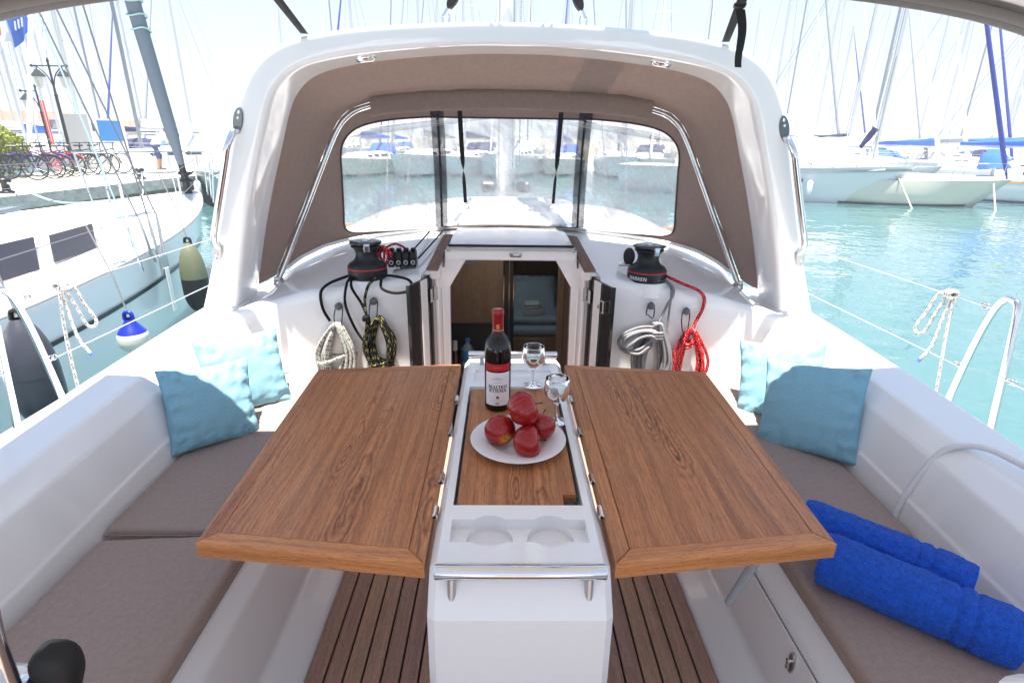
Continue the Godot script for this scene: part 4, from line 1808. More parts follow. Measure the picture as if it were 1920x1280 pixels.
func build_deck_gear() -> void:
	winch("black winch on the left with black lines hanging from it", V(-0.655, 0.822, -2.455), false)
	winch("black winch on the right with white lettering and a red line", V(0.628, 0.818, -2.455), true)
	# winch pads moulded on the coachroof stay with the yacht
	var yacht := get_node("sailing_yacht")
	for x in [-0.655, 0.628]:
		var st := mb()
		lathe(st, [[0.104, -0.05], [0.098, 0.0], [0.095, 0.009], [0.090, 0.012], [0.001, 0.012]], 40, T(V(x, 0.810, -2.455)))
		part(yacht, "winch_pad", st, M.gel)
	# rope clutches
	var c := thing("rope_clutch", "bank of black rope clutches beside the left winch", "rope clutch", V(-0.505, 0.862, -2.535), 0.10)
	for k in 4:
		var st := mb()
		var prof := PackedVector2Array([Vector2(0.05, 0.0), Vector2(0.052, 0.045), Vector2(0.030, 0.066), Vector2(-0.03, 0.070), Vector2(-0.06, 0.045), Vector2(-0.06, 0.0)])
		prism(st, prof, 0.030, Transform3D(Basis(V(0, 0, 1), V(1, 0, 0), V(0, 1, 0)), V(-0.066 + 0.033 * k, 0, 0)), 0.004)
		var body := part(c, "clutch_body", st, M.black)
		st = mb()
		lathe(st, [[0.006, 0.001], [0.0095, 0.002], [0.0105, 0.0], [0.0105, -0.004]], 16, Transform3D(Basis(V(1, 0, 0), V(0, 0, 1), V(0, -1, 0)), V(-0.051 + 0.033 * k, 0.022, 0.0535)))
		part(body, "line_hole", st, M.dull_steel)
		st = mb()
		box(st, V(0.020, 0.012, 0.070), T(V(-0.051 + 0.033 * k, 0.074, -0.005), V(-8, 0, 0)), 0.004)
		part(body, "lever", st, M.black_rubber)
	var st2 := mb()
	for k in 2:
		tube(st2, PackedVector3Array([V(-0.50 + 0.06 * k, 0.885, -2.58), V(-0.44 + 0.07 * k, 0.945, -3.0)]), 0.0042, 6)
	tag(part(self, "halyard_tail", st2, M.line_plain), "pair of dark lines running forward from the left rope clutches", "rope")
	c = thing("turning_block", "single black deck block behind the right winch", "block", V(0.560, 0.872, -2.545), -0.2)
	st2 = mb()
	var cheek := PackedVector2Array()
	for k in 18:
		var an := TAU * k / 18.0
		cheek.append(Vector2(0.027 * cos(an), 0.040 + 0.038 * sin(an)))
	prism(st2, cheek, 0.012, XY(V(0, 0, 0.012)), 0.003)
	prism(st2, cheek, 0.012, XY(V(0, 0, -0.024)), 0.003)
	part(c, "cheek", st2, M.black)
	st2 = mb()
	lathe(st2, [[0.022, -0.012], [0.016, 0.0], [0.022, 0.012]], 18, Transform3D(Basis(V(1, 0, 0), V(0, 0, 1), V(0, -1, 0)), V(0, 0.045, 0)))
	box(st2, V(0.09, 0.01, 0.07), T(V(0, 0.002, 0)), 0.003)
	part(c, "sheave", st2, M.dull_steel)
	# small red hank by the clutches
	var red := thing("red_line_hank", "small bundle of red line lying beside the left rope clutches", "rope", V(-0.590, 0.955, -2.520))
	part(red, "coil", hank(0.075, 0.082, 7, 0.0055, 40), M.line_red)
	st2 = mb()
	tube(st2, smooth_path([V(0.01, -0.01, 0.01), V(0.05, 0.005, -0.02), V(0.09, -0.02, -0.05), V(0.10, -0.04, -0.06)], 5), 0.0055, 8)
	part(red, "tail", st2, M.line_red)
	# hooks with their cords
	var hooks := [V(-0.770, 0.712, -2.36), V(-0.612, 0.738, -2.36), V(0.632, 0.728, -2.36), V(0.795, 0.704, -2.36)]
	var where := ["above the white rope hank", "above the black and yellow rope hank", "above the grey rope hank", "above the red rope hank"]
	for i in 4:
		var h := thing("line_hook", "small grey button hook with elastic cord " + where[i], "hook", hooks[i], 0.0, "button hooks on the bulkhead")
		var st := mb()
		lathe(st, [[0.009, 0.0], [0.009, 0.012], [0.016, 0.015], [0.0165, 0.021], [0.012, 0.025], [0.001, 0.026]], 20, Transform3D(Basis(V(1, 0, 0), V(0, 0, 1), V(0, -1, 0)), Vector3.ZERO))
		part(h, "button", st, mat(Color(0.33, 0.35, 0.38), 0.4))
		st = mb()
		var drop: float = [0.10, 0.11, 0.05, 0.115][i]
		tube(st, smooth_path([V(-0.012, 0.0, 0.010), V(0.0, 0.015, 0.011), V(0.014, 0.002, 0.012), V(0.016, -0.035, 0.022), V(0.004, -drop, 0.042), V(-0.016, -drop * 0.7, 0.040), V(-0.020, -0.035, 0.024)], 5, true), 0.0026, 6, true)
		part(h, "cord", st, M.black_rubber)
	# hanks
	var hk := [
		["rope_hank", "white rope hank hanging left of the black and yellow one", V(-0.782, 0.640, -2.352), 0.160, 0.30, 13, 0.0074, 1, M.line_white],
		["rope_hank", "black rope hank with yellow flecks hanging left of the doorway", V(-0.592, 0.668, -2.352), 0.125, 0.27, 14, 0.0062, 2, M.line_black],
		["rope_hank", "grey rope hank hanging right of the doorway", V(0.660, 0.655, -2.352), 0.150, 0.36, 12, 0.0064, 3, M.line_grey],
		["rope_hank", "bright red rope hank hanging at the far right of the bulkhead", V(0.815, 0.628, -2.348), 0.145, 0.34, 10, 0.0072, 4, M.line_red],
	]
	for e in hk:
		var t := thing(e[0], e[1], "rope", e[2], 0.0, "rope hanks on the bulkhead")
		part(t, "coil", hank(e[3], e[4], e[5], e[6], e[7], -0.03 if e[7] == 1 else 0.0), e[8])
		var st := mb()
		if e[7] == 3:
			# wide loops thrown to the left and a wrapped neck
			var pts := []
			for k in 5:
				for q in 8:
					var a := TAU * q / 8.0
					var rad := 1.0 - 0.10 * k + 0.10 * sin(k * 3.7 + q * 0.9)
					pts.append(V(-0.075 + cos(a) * 0.095 * rad, -0.060 - 0.10 * 0.55 * 0.5 + sin(a + cos(a) * 0.25) * 0.060 * rad + 0.010 * sin(k * 2.9) - 0.35 * cos(a) * -0.06, 0.035 + 0.006 * k + 0.004 * sin(a * 3.0)))
			tube(st, smooth_path(pts, 4), 0.0064, 8)
			for k in 3:
				var ring := []
				for q in 8:
					var a := TAU * q / 8.0
					ring.append(V(0.0 + 0.036 * cos(a), -0.045 - 0.013 * k + 0.006 * sin(a), 0.030 + 0.030 * sin(a)))
				tube(st, smooth_path(ring, 4, true), 0.0064, 8, true)
			part(t, "side_loops", st, e[8])
		else:
			var yy: float = {1: -0.165, 2: -0.215, 4: -0.06}[e[7]]
			for k in (1 if e[7] == 1 else 2):
				var ring := []
				for q in 8:
					var a := TAU * q / 8.0
					ring.append(V((-0.015 if e[7] == 1 else 0.0) + (e[3] * 0.56 if e[7] == 1 else (e[3] * 0.42 if e[7] == 2 else 0.02)) * cos(a), yy - 0.015 * k + 0.010 * sin(a * 2.0) + (0.02 * cos(a) if e[7] == 1 else 0.0), 0.022 + 0.034 * sin(a)))
				tube(st, smooth_path(ring, 4, true), e[6], 8, true)
			part(t, "binding_turn", st, e[8])
	# lines between winches and hanks
	var runs := [
		["black line looping out to the right of the left winch", [V(-0.575, 0.842, -2.40), V(-0.52, 0.850, -2.36), V(-0.445, 0.842, -2.32), V(-0.435, 0.806, -2.30), V(-0.50, 0.790, -2.295), V(-0.56, 0.808, -2.30), V(-0.575, 0.836, -2.36)], 0.0062, M.line_plain],
		["black line hanging in a long bight below the left winch", [V(-0.715, 0.838, -2.395), V(-0.722, 0.815, -2.335), V(-0.735, 0.73, -2.332), V(-0.705, 0.63, -2.325), V(-0.665, 0.560, -2.32), V(-0.635, 0.545, -2.318), V(-0.625, 0.58, -2.318), V(-0.635, 0.66, -2.315), V(-0.66, 0.73, -2.325), V(-0.700, 0.80, -2.335), V(-0.715, 0.840, -2.395)], 0.0062, M.line_plain],
		["knotted black and yellow line falling from the left winch to the bench", [V(-0.600, 0.838, -2.39), V(-0.625, 0.815, -2.335), V(-0.645, 0.75, -2.325), V(-0.640, 0.66, -2.312), V(-0.650, 0.58, -2.312), V(-0.645, 0.47, -2.31), V(-0.635, 0.40, -2.30)], 0.0062, M.line_black],
		["dark grey line leading left from the left winch down to the white hank", [V(-0.735, 0.836, -2.41), V(-0.80, 0.818, -2.342), V(-0.842, 0.775, -2.345), V(-0.840, 0.70, -2.345), V(-0.812, 0.645, -2.338)], 0.0066, M.line_plain],
		["red line leading from the right winch down to the red hank", [V(0.705, 0.848, -2.43), V(0.77, 0.826, -2.365), V(0.835, 0.802, -2.345), V(0.868, 0.765, -2.345), V(0.866, 0.71, -2.345), V(0.840, 0.655, -2.335), V(0.822, 0.60, -2.32)], 0.0076, M.line_red],
		["grey line leading from the right winch down to the grey hank", [V(0.700, 0.836, -2.41), V(0.722, 0.812, -2.345), V(0.722, 0.775, -2.338), V(0.700, 0.73, -2.335), V(0.672, 0.66, -2.325)], 0.0066, M.line_grey],
		["thin grey line hanging straight from the right winch", [V(0.702, 0.832, -2.405), V(0.716, 0.80, -2.345), V(0.714, 0.70, -2.335), V(0.712, 0.60, -2.33)], 0.0052, M.line_grey],
	]
	for e in runs:
		var st := mb()
		tube(st, smooth_path(e[1], 7), e[2], 8)
		var o := thing("loose_line", e[0], "rope")
		part(o, "line", st, e[3])
		if "knotted" in e[0]:
			st = mb()
			for k in 3:
				var ring := []
				for q in 6:
					var a := TAU * q / 6.0
					ring.append(V(-0.642 + 0.012 * cos(a), 0.668 + 0.008 * k - 0.008 + 0.004 * sin(a + k), -2.308 + 0.011 * sin(a)))
				tube(st, smooth_path(ring, 4, true), 0.006, 8, true)
			part(o, "knot", st, M.line_plain)
	# companionway doors folded open
	for s in [-1.0, 1.0]:
		var hinge := V(s * 0.368, 0.0, -2.445)
		var free := V(s * 0.438, 0.0, -2.235)
		var d := thing("companionway_door", "smoked acrylic door folded open on the %s of the companionway" % ("left" if s < 0 else "right"), "door", Vector3.ZERO, 0.0, "companionway doors")
		var dir := (free - hinge).normalized()
		var lenn := hinge.distance_to(free)
		var bas := Basis(dir, Vector3.UP, dir.cross(Vector3.UP))
		var xf := Transform3D(bas, hinge)
		var st := mb()
		box(st, V(lenn, 0.56, 0.010), xf * T(V(lenn * 0.5, 0.555, 0)))
		part(d, "pane", st, M.smoke)
		st = mb()
		for e in [0.012, lenn - 0.006]:
			box(st, V(0.022 if e < 0.1 else 0.010, 0.565, 0.020), xf * T(V(e, 0.555, 0)), 0.003)
		part(d, "edge_rail", st, M.black)
		st = mb()
		box(st, V(0.060, 0.56, 0.006), xf * T(V(lenn * 0.40, 0.555, s * 0.009)), 0.002)
		part(d, "stile", st, M.gel)
		st = mb()
		box(st, V(0.026, 0.062, 0.004), T(V(s * 0.352, 0.745, -2.462)), 0.001)
		rod(st, V(s * 0.367, 0.714, -2.456), V(s * 0.367, 0.776, -2.456), 0.005, 10)
		box(st, V(0.022, 0.062, 0.004), xf * T(V(0.022, 0.745, s * 0.012)), 0.001)
		var hg := part(d, "hinge", st, M.steel)
		for k in 3:
			st = mb()
			lathe(st, [[0.001, 0.002], [0.003, 0.0015], [0.0036, 0.0]], 8, Transform3D(Basis(V(1, 0, 0), V(0, 0, 1), V(0, -1, 0)), V(s * (0.346 + 0.008 * (k % 2)), 0.724 + 0.021 * k, -2.4598)))
			part(hg, "screw", st, M.dull_steel)
		if s > 0:
			st = mb()
			box(st, V(0.030, 0.055, 0.020), xf * T(V(lenn - 0.055, 0.740, 0.018)), 0.004)
			box(st, V(0.016, 0.022, 0.016), xf * T(V(lenn - 0.078, 0.735, 0.022)), 0.003)
			part(d, "latch", st, M.steel)
			st = mb()
			tube(st, smooth_path([xf * V(lenn - 0.09, 0.415, 0.010), xf * V(lenn - 0.09, 0.44, 0.036), xf * V(lenn - 0.05, 0.45, 0.040), xf * V(lenn - 0.03, 0.45, 0.012)], 4), 0.008, 8)
			part(d, "pull_handle", st, M.black)
	# locker latch on the right riser
	var lt := thing("locker_latch", "oval chrome latch on the right locker front", "latch", V(0.6605, 0.262, -0.940))
	var st3 := mb()
	var oval := PackedVector2Array()
	for k in 22:
		var an := TAU * k / 22.0
		oval.append(Vector2(0.013 * cos(an), 0.030 * sin(an)))
	prism(st3, oval, 0.006, Transform3D(Basis(V(0, 0, 1), V(-1, 0, 0), V(0, 1, 0)), V(-0.0005, 0, 0)), 0.002)
	part(lt, "plate", st3, M.dull_steel)
	st3 = mb()
	rod(st3, V(-0.004, 0.008, 0), V(-0.016, 0.008, 0), 0.006, 12)
	box(st3, V(0.008, 0.026, 0.010), T(V(-0.012, -0.006, 0)), 0.003)
	part(lt, "tongue", st3, M.steel)
	# grey hose over the right coaming
	st3 = mb()
	tube(st3, smooth_path([V(1.098, 0.400, -1.285), V(1.118, 0.480, -1.290), V(1.165, 0.585, -1.295), V(1.196, 0.640, -1.285), V(1.235, 0.672, -1.235), V(1.262, 0.674, -1.16), V(1.275, 0.672, -1.02), V(1.280, 0.664, -0.7)], 8), 0.0085, 10)
	var hose := part(self, "cable_hose", st3, mat(Color(0.86, 0.865, 0.875), 0.35))
	tag(hose, "pale grey hose bent over the right coaming beside the cushion", "hose")
	st3 = mb()
	box(st3, V(0.022, 0.008, 0.085), T(V(1.305, 0.660, -1.075)), 0.003)
	var pad_eye := part(self, "drain_slot", st3, M.black)
	tag(pad_eye, "dark slotted fitting beside the grey hose on the right coaming", "fitting")
	# mainsheet blocks on the arch
	for s in [-1.0, 1.0]:
		var bl := thing("mainsheet_block", "black mainsheet block on top of the arch, %s of the middle" % ("left" if s < 0 else "right"), "block", V(s * 0.25, 1.845, -2.26), 0.0, "mainsheet blocks")
		var tilt := Basis(V(0, 0, 1), s * 0.45) if s > 0 else Basis(V(0, 0, 1), -0.55)
		st3 = mb()
		var ck := PackedVector2Array()
		for k in 18:
			var an := TAU * k / 18.0
			ck.append(Vector2(0.017 * cos(an), 0.055 + 0.038 * sin(an)))
		for dz in [-0.012, 0.006]:
			prism(st3, ck, 0.006, Transform3D(tilt * Basis(V(1, 0, 0), V(0, 0, 1), V(0, 1, 0)), tilt * V(0, 0, dz)), 0.002)
		part(bl, "cheek", st3, M.black)
		st3 = mb()
		tube(st3, PackedVector3Array([tilt * V(0, -0.012, 0), tilt * V(0, 0.006, 0), tilt * V(0, 0.02, 0)]), 0.008, 10)
		part(bl, "swivel", st3, M.steel)
		st3 = mb()
		rod(st3, tilt * V(-0.009, 0.06, 0), V(s * -0.25 - 0.02, 1.06, 0.35), 0.005, 6)
		rod(st3, tilt * V(0.009, 0.06, 0), V(s * -0.25 + 0.02, 1.06, 0.35), 0.005, 6)
		part(bl, "sheet", st3, M.line_white)


# ---------------------------------------------------------------- guard rails
func build_rails() -> void:
	for s in [-1.0, 1.0]:
		var r := thing("gate_stanchion", "bent stainless guard rail hoop outside the %s coaming" % ("left" if s < 0 else "right"), "guard rail", V(s * 1.80, deck_y(-1.9), -1.9), 0.0, "guard rail hoops")
		var st := mb()
		tube(st, smooth_path([V(0, -0.01, -0.10), V(0, 0.06, -0.095), V(0, 0.35, -0.055), V(0, 0.50, -0.02), V(0, 0.545, 0.01), V(0, 0.550, 0.035), V(0, 0.53, 0.065), V(0, 0.40, 0.085), V(0, 0.06, 0.125), V(0, -0.01, 0.13)], 6), 0.0125, 12)
		part(r, "hoop", st, M.steel)
		st = mb()
		for zz in [-0.10, 0.13]:
			lathe(st, [[0.028, 0.0], [0.028, 0.006], [0.016, 0.012], [0.016, 0.03]], 16, T(V(0, -0.005, zz)))
		part(r, "deck_socket", st, M.steel)
		st = mb()
		for yy in [[0.50, -0.025], [0.24, -0.075]]:
			rod(st, V(0, yy[0], yy[1]), V(s * 0.02, yy[0] - 0.03, -2.6), 0.0032, 6)
		rod(st, V(0, 0.27, 0.10), V(0, 0.26, 2.2), 0.0032, 6)
		part(r, "lifeline", st, M.steel)
		st = mb()
		for yy in [[0.245, -0.095], [0.272, 0.13], [0.50, -0.06]]:
			for k in 2:
				var ring := []
				for q in 6:
					var a := TAU * q / 6.0
					ring.append(V(0.004 * k, yy[0] + 0.010 * cos(a), yy[1] - 0.012 * k * signf(-yy[1]) + 0.012 * sin(a)))
				tube(st, smooth_path(ring, 3, true), 0.0028, 6, true)
		part(r, "shackle", st, M.dull_steel)
		# spare line knotted on the upper wire
		var l := thing("tied_line", "white flecked line knotted over the %s guard wire" % ("left" if s < 0 else "right"), "rope", V(s * 1.80, deck_y(-2.13) + 0.495, -2.13), 0.0, "lines tied to the guard wires")
		st = mb()
		for k in 3:
			var ring := []
			for q in 6:
				var a := TAU * q / 6.0
				ring.append(V(0.016 * cos(a), 0.014 * sin(a), -0.012 + 0.012 * k + 0.004 * cos(a)))
			tube(st, smooth_path(ring, 4, true), 0.0065, 8, true)
		part(l, "knot", st, M.line_fleck)
		st = mb()
		tube(st, smooth_path([V(0.0, 0.012, 0.0), V(-s * 0.03, -0.01, -0.03), V(-s * 0.045, -0.09, -0.045), V(-s * 0.062, -0.155, -0.06), V(-s * 0.055, -0.185, -0.055), V(-s * 0.035, -0.175, -0.04), V(-s * 0.025, -0.10, -0.025), V(-s * 0.012, -0.02, -0.01)], 6), 0.0065, 8)
		part(l, "bight", st, M.line_fleck)
		st = mb()
		tube(st, smooth_path([V(0.004, 0.0, 0.0), V(-s * 0.012, -0.10, 0.006), V(-s * 0.022, -0.22, 0.005), V(-s * 0.05, -0.285, 0.0)], 6), 0.0065, 8)
		tube(st, smooth_path([V(0.006, 0.0, 0.012), V(0.0, -0.15, 0.03), V(0.004, -0.30, 0.05), V(0.010, -0.44, 0.065), V(0.0, -0.455, 0.09), V(-0.01, -0.47, 0.14)], 6), 0.0065, 8)
		part(l, "tail", st, M.line_fleck)
		st = mb()
		rod(st, V(-s * 0.046, -0.280, 0.0), V(-s * 0.056, -0.298, -0.002), 0.0068, 8)
		rod(st, V(-0.01, -0.468, 0.135), V(-0.013, -0.474, 0.155), 0.0068, 8)
		part(l, "whipping", st, mat(Color(0.30, 0.38, 0.80), 0.6))


func build_helm() -> void:
	# the tops of the two steering pedestals stand just inside the lower corners
	for s in [-1.0, 1.0]:
		var p := thing("helm_pedestal", "white helm pedestal top cut off by the lower %s corner" % ("left" if s < 0 else "right"), "pedestal", V(s * (0.665 if s < 0 else 0.690), 0.0, -0.43), 0.0, "helm pedestals")
		var st := mb()
		var o := PackedVector2Array()
		for k in 24:
			var an := TAU * k / 24.0
			o.append(Vector2(0.105 * signf(cos(an)) * pow(absf(cos(an)), 0.5), 0.075 * signf(sin(an)) * pow(absf(sin(an)), 0.5)))
		prism(st, o, 0.818 if s < 0 else 0.795, Transform3D.IDENTITY, 0.018)
		part(p, "body", st, M.gel)
		if s < 0:
			st = mb()
			tube(st, smooth_path([V(0.078, 0.815, -0.02), V(0.082, 0.90, -0.02), V(0.088, 1.0, -0.02), V(0.06, 1.12, 0.0), V(-0.06, 1.15, 0.05)], 8), 0.0085, 14)
			part(p, "guard_hoop", st, M.steel)
			st = mb()
			lathe(st, [[0.001, 0.012], [0.016, 0.010], [0.024, 0.004], [0.026, 0.0]], 20, T(V(0.078, 0.818, -0.02)))
			part(p, "hoop_foot", st, M.steel)
		else:
			st = mb()
			lathe(st, [[0.001, 0.014], [0.007, 0.013], [0.009, 0.006], [0.018, 0.005], [0.020, 0.0]], 20, T(V(-0.050, 0.795, -0.040)))
			part(p, "chrome_cap", st, M.steel)
	# engine control lever beside the port pedestal
	var l := thing("throttle_lever", "black rounded throttle lever in the lower left corner", "lever", V(-0.560, 0.70, -0.475))
	var st2 := mb()
	var rows := []
	for j in 25:
		var t := j / 24.0
		var w := lerpf(0.013, 0.0255, smoothstep(0.45, 0.78, t)) * sqrt(maxf(1.0 - pow(maxf(t - 0.80, 0.0) / 0.20, 2.0), 0.0)) if t > 0.80 else lerpf(0.013, 0.0255, smoothstep(0.45, 0.78, t))
		var d := lerpf(0.011, 0.018, smoothstep(0.4, 0.8, t)) * (sqrt(maxf(1.0 - pow(maxf(t - 0.86, 0.0) / 0.14, 2.0), 0.0)) if t > 0.86 else 1.0)
		var row := PackedVector3Array()
		for i in 24:
			var an := TAU * i / 24.0
			row.append(V(signf(cos(an)) * pow(absf(cos(an)), 0.6) * maxf(w, 0.0006) + 0.006 * t, 0.165 * t, signf(sin(an)) * pow(absf(sin(an)), 0.6) * maxf(d, 0.0006)))
		rows.append(row)
	grid(st2, rows, true)
	part(l, "grip", st2, M.black_rubber)
	st2 = mb()
	tube(st2, PackedVector3Array([V(0, 0.02, 0), V(-0.02, 0.0, 0), V(-0.08, -0.01, 0.02)]), 0.012, 12)
	part(l, "shaft", st2, M.steel)


# ---------------------------------------------------------------- below deck
func build_cabin_things() -> void:
	var yacht := get_node("sailing_yacht")
	var cab := empty(yacht, "cabin")
	var st := mb(false)
	for s in [-1.0, 1.0]:
		box(st, V(0.03, 1.2, 3.9), T(V(s * 1.10, -0.05, -4.45)))
	box(st, V(2.35, 0.03, 3.9), T(V(0, -0.62, -4.45)))
	box(st, V(2.0, 1.2, 0.03), T(V(0, -0.05, -6.35)))
	part(cab, "cabin_lining", st, M.wood_dark)
	# partition with the fore cabin's doorway
	for e in [[-1.15, -0.035], [0.355, 1.15]]:
		st = mb()
		prism(st, PackedVector2Array([Vector2(e[0], -0.6), Vector2(e[1], -0.6), Vector2(e[1], 0.88), Vector2(e[0], 0.88)]), 0.03, XY(V(0, 0, -3.75)))
		part(cab, "partition", st, M.wood_dark)
	st = mb()
	box(st, V(0.075, 1.48, 0.05), T(V(0.005, 0.14, -3.735)), 0.006)
	var post := part(cab, "door_post", st, mat(Color(0.045, 0.035, 0.035), 0.3))
	st = mb()
	for x in [-0.030, 0.040]:
		rod(st, V(x, 0.30, -3.70), V(x, 0.54, -3.70), 0.006, 8)
	rod(st, V(0.008, -0.3, -3.70), V(0.008, 0.80, -3.70), 0.004, 8)
	part(post, "trim", st, M.steel)
	st = mb()
	box(st, V(0.05, 1.48, 0.04), T(V(0.375, 0.14, -3.725)), 0.006)
	part(cab, "door_frame", st, M.wood_dark)
	# worktop left of the steps
	st = mb()
	box(st, V(0.62, 0.04, 0.55), T(V(-0.50, 0.02, -3.10)), 0.008)
	box(st, V(0.60, 0.60, 0.50), T(V(-0.50, -0.30, -3.12)), 0.004)
	part(cab, "worktop", st, mat(Color(0.22, 0.195, 0.19), 0.3))
	st = mb()
	box(st, V(0.62, 0.24, 0.02), T(V(-0.34, 0.075, -3.68)))
	part(cab, "dark_panel", st, mat(Color(0.24, 0.21, 0.21), 0.5))
	st = mb()
	box(st, V(0.13, 0.030, 0.004), T(V(-0.285, 0.625, -3.715)), 0.001)
	part(cab, "notice_plate", st, mat(Color(0.55, 0.56, 0.58), 0.5))
	# berth
	st = mb()
	box(st, V(1.5, 0.38, 1.7), T(V(0.3, -0.43, -5.45)), 0.01)
	part(cab, "berth_front", st, M.wood_dark)
	var bed := thing("mattress", "white made-up mattress seen through the open doorway", "mattress", V(0.3, -0.235, -5.42))
	st = mb()
	box(st, V(1.45, 0.09, 1.62), T(V(0, 0.05, 0)), 0.03)
	box(st, V(1.45, 0.09, 1.58), T(V(0, 0.143, -0.01)), 0.035)
	part(bed, "bedding", st, M.linen)
	var bp := thing("bed_pillow", "large white bed pillow on the mattress inside the cabin", "pillow", V(0.26, 0.05, -5.05))
	bp.rotation_degrees = V(-50, 0, 0)
	part(bp, "cover", pillow_mesh(0.42, 0.16, 31.0), M.linen)
	for k in 2:
		var ft := thing("folded_towel", "folded white towel, %s of the small stack on the bed" % ("bottom" if k == 0 else "top"), "towel", V(0.235 - 0.015 * k, -0.045 + 0.055 * k, -4.72), 0.1 * k, "folded towels on the bed")
		for q in 2:
			st = mb()
			box(st, V(0.20 - 0.05 * k, 0.026, 0.13), T(V(0, 0.013 + 0.026 * q, 0)), 0.011)
			part(ft, "fold", st, M.white_towel)
	# bottles on the worktop
	var wb := thing("wine_bottle", "small rose wine bottle inside the cabin doorway", "bottle", V(-0.318, 0.041, -3.02))
	st = mb()
	lathe(st, [[0.001, 0.0], [0.030, 0.0], [0.033, 0.006], [0.033, 0.150], [0.028, 0.178], [0.015, 0.200], [0.0135, 0.205], [0.0135, 0.24]], 24)
	part(wb, "glass", st, mat(Color(0.22, 0.02, 0.06), 0.06))
	st = mb()
	lathe(st, [[0.0145, 0.205], [0.0148, 0.262], [0.001, 0.264]], 20)
	part(wb, "capsule", st, mat(Color(0.75, 0.74, 0.76), 0.4))
	part(wb, "label", label_patch(0.0336, 0.03, 0.10, 0.9), mat(Color(0.80, 0.78, 0.80), 0.6))
	var pb := thing("water_bottle", "clear plastic water bottle with blue label inside the doorway", "bottle", V(-0.245, 0.041, -3.05))
	st = mb()
	lathe(st, [[0.001, 0.0], [0.033, 0.0], [0.036, 0.008], [0.036, 0.07], [0.034, 0.078], [0.036, 0.086], [0.036, 0.19], [0.030, 0.215], [0.014, 0.24], [0.0135, 0.255]], 24)
	var pet := mat(Color(0.70, 0.86, 0.92), 0.05)
	pet.transparency = BaseMaterial3D.TRANSPARENCY_ALPHA
	pet.albedo_color.a = 0.35
	part(pb, "body", st, pet)
	st = mb()
	lathe(st, [[0.0365, 0.13], [0.0366, 0.20]], 24)
	part(pb, "label", st, mat(Color(0.20, 0.55, 0.78), 0.4))
	st = mb()
	lathe(st, [[0.0152, 0.248], [0.0155, 0.268], [0.001, 0.270]], 16)
	part(pb, "cap", st, mat(Color(0.10, 0.45, 0.75), 0.4))


# ---------------------------------------------------------------- boats
# a hull about its waterline: bow towards -z, origin amidships
func hull_width(t: float, b: float) -> float:
	# t 0 at the stern, 1 at the stem
	var w := 1.0 - pow(maxf(t - 0.38, 0.0) / 0.62, 2.2)
	return b * 0.5 * w * (0.82 + 0.18 * minf(t / 0.38, 1.0))


func hull_st(l: float, b: float, f: float, flare := 0.0) -> SurfaceTool:
	var st := mb()
	var rows := []
	for k in 25:
		var t := k / 24.0
		var z := l * (0.5 - t)
		var w := hull_width(t, b)
		var sheer := f * (1.0 + 0.22 * t * t)
		var rake := 0.09 * l * smoothstep(0.7, 1.0, t)
		var row := PackedVector3Array()
		for p in [[1.0, 1.0], [1.0 - 0.04 * flare, 0.88], [0.99 - 0.16 * flare, 0.5], [0.93 - 0.3 * flare, 0.05], [0.70, -0.25]]:
			row.append(V(w * p[0], sheer * p[1] if p[1] > 0 else p[1], z + rake * (1.0 - maxf(p[1], 0.0))))
		var mirrored := row.duplicate()
		mirrored.reverse()
		for q in mirrored:
			row.append(V(-q.x, q.y, q.z))
		rows.append(row)
	grid(st, rows)
	var stern: PackedVector3Array = rows[0]
	var c := V(0, f * 0.4, l * 0.5)
	st.set_smooth_group(-1)
	for i in stern.size() - 1:
		tri(st, c, stern[i], stern[i + 1])
	tri(st, c, stern[stern.size() - 1], stern[0])
	st.set_smooth_group(0)
	return st


func deck_st(l: float, b: float, f: float) -> SurfaceTool:
	var st := mb()
	var rows := []
	for k in 25:
		var t := k / 24.0
		var w := hull_width(t, b) * 0.99
		var sheer := f * (1.0 + 0.22 * t * t)
		var row := PackedVector3Array()
		for i in 9:
			var s := -1.0 + 0.25 * i
			row.append(V(w * s, sheer - 0.015 + 0.06 * (1.0 - s * s) * minf(1.0, w), l * (0.5 - t)))
		rows.append(row)
	grid(st, rows)
	return st


func band_st(l: float, b: float, f: float, h0: float, h1: float, s: float, t0 := 0.0, t1 := 1.0) -> SurfaceTool:
	# a stripe along one topside between two shares of the freeboard
	var st := mb()
	var rows := []
	for k in 25:
		var t := lerpf(t0, t1, k / 24.0)
		var w := hull_width(t, b)
		var sheer := f * (1.0 + 0.22 * t * t)
		var rake := 0.09 * l * smoothstep(0.7, 1.0, t)
		var row := PackedVector3Array()
		for h in [h0, h1]:
			row.append(V(s * (w * (0.992 if h > 0.4 else 0.965) + 0.022), sheer * h, l * (0.5 - t) + rake * (1.0 - h)))
		rows.append(row)
	grid(st, rows)
	return st


# a cabin lofted from stations [z, half width at foot, half width at top, foot y, top y]
func cabin_st(stations: Array) -> SurfaceTool:
	var st := mb()
	var rows := []
	for s in stations:
		var row := PackedVector3Array()
		for p in [[1.0, 0.0, 0.0], [0.5, 0.5, 0.55], [0.0, 1.0, 0.86], [0.0, 0.86, 0.97], [0.0, 0.45, 1.0]]:
			var wide: float = s[1] * p[0] + s[2] * (1.0 - p[0])
			var x: float = wide if p[2] < 0.87 else s[2] * p[1]
			row.append(V(x, lerpf(s[3], s[4], p[2]), s[0]))
		var back := row.duplicate()
		back.reverse()
		row.append(V(0, s[4] + (s[4] - s[3]) * 0.03, s[0]))
		for q in back:
			row.append(V(-q.x, q.y, q.z))
		rows.append(row)
	grid(st, rows)
	for e in [0, rows.size() - 1]:
		fan(st, rows[e], V(0, (stations[e][3] + stations[e][4]) * 0.5, stations[e][0]))
	return st


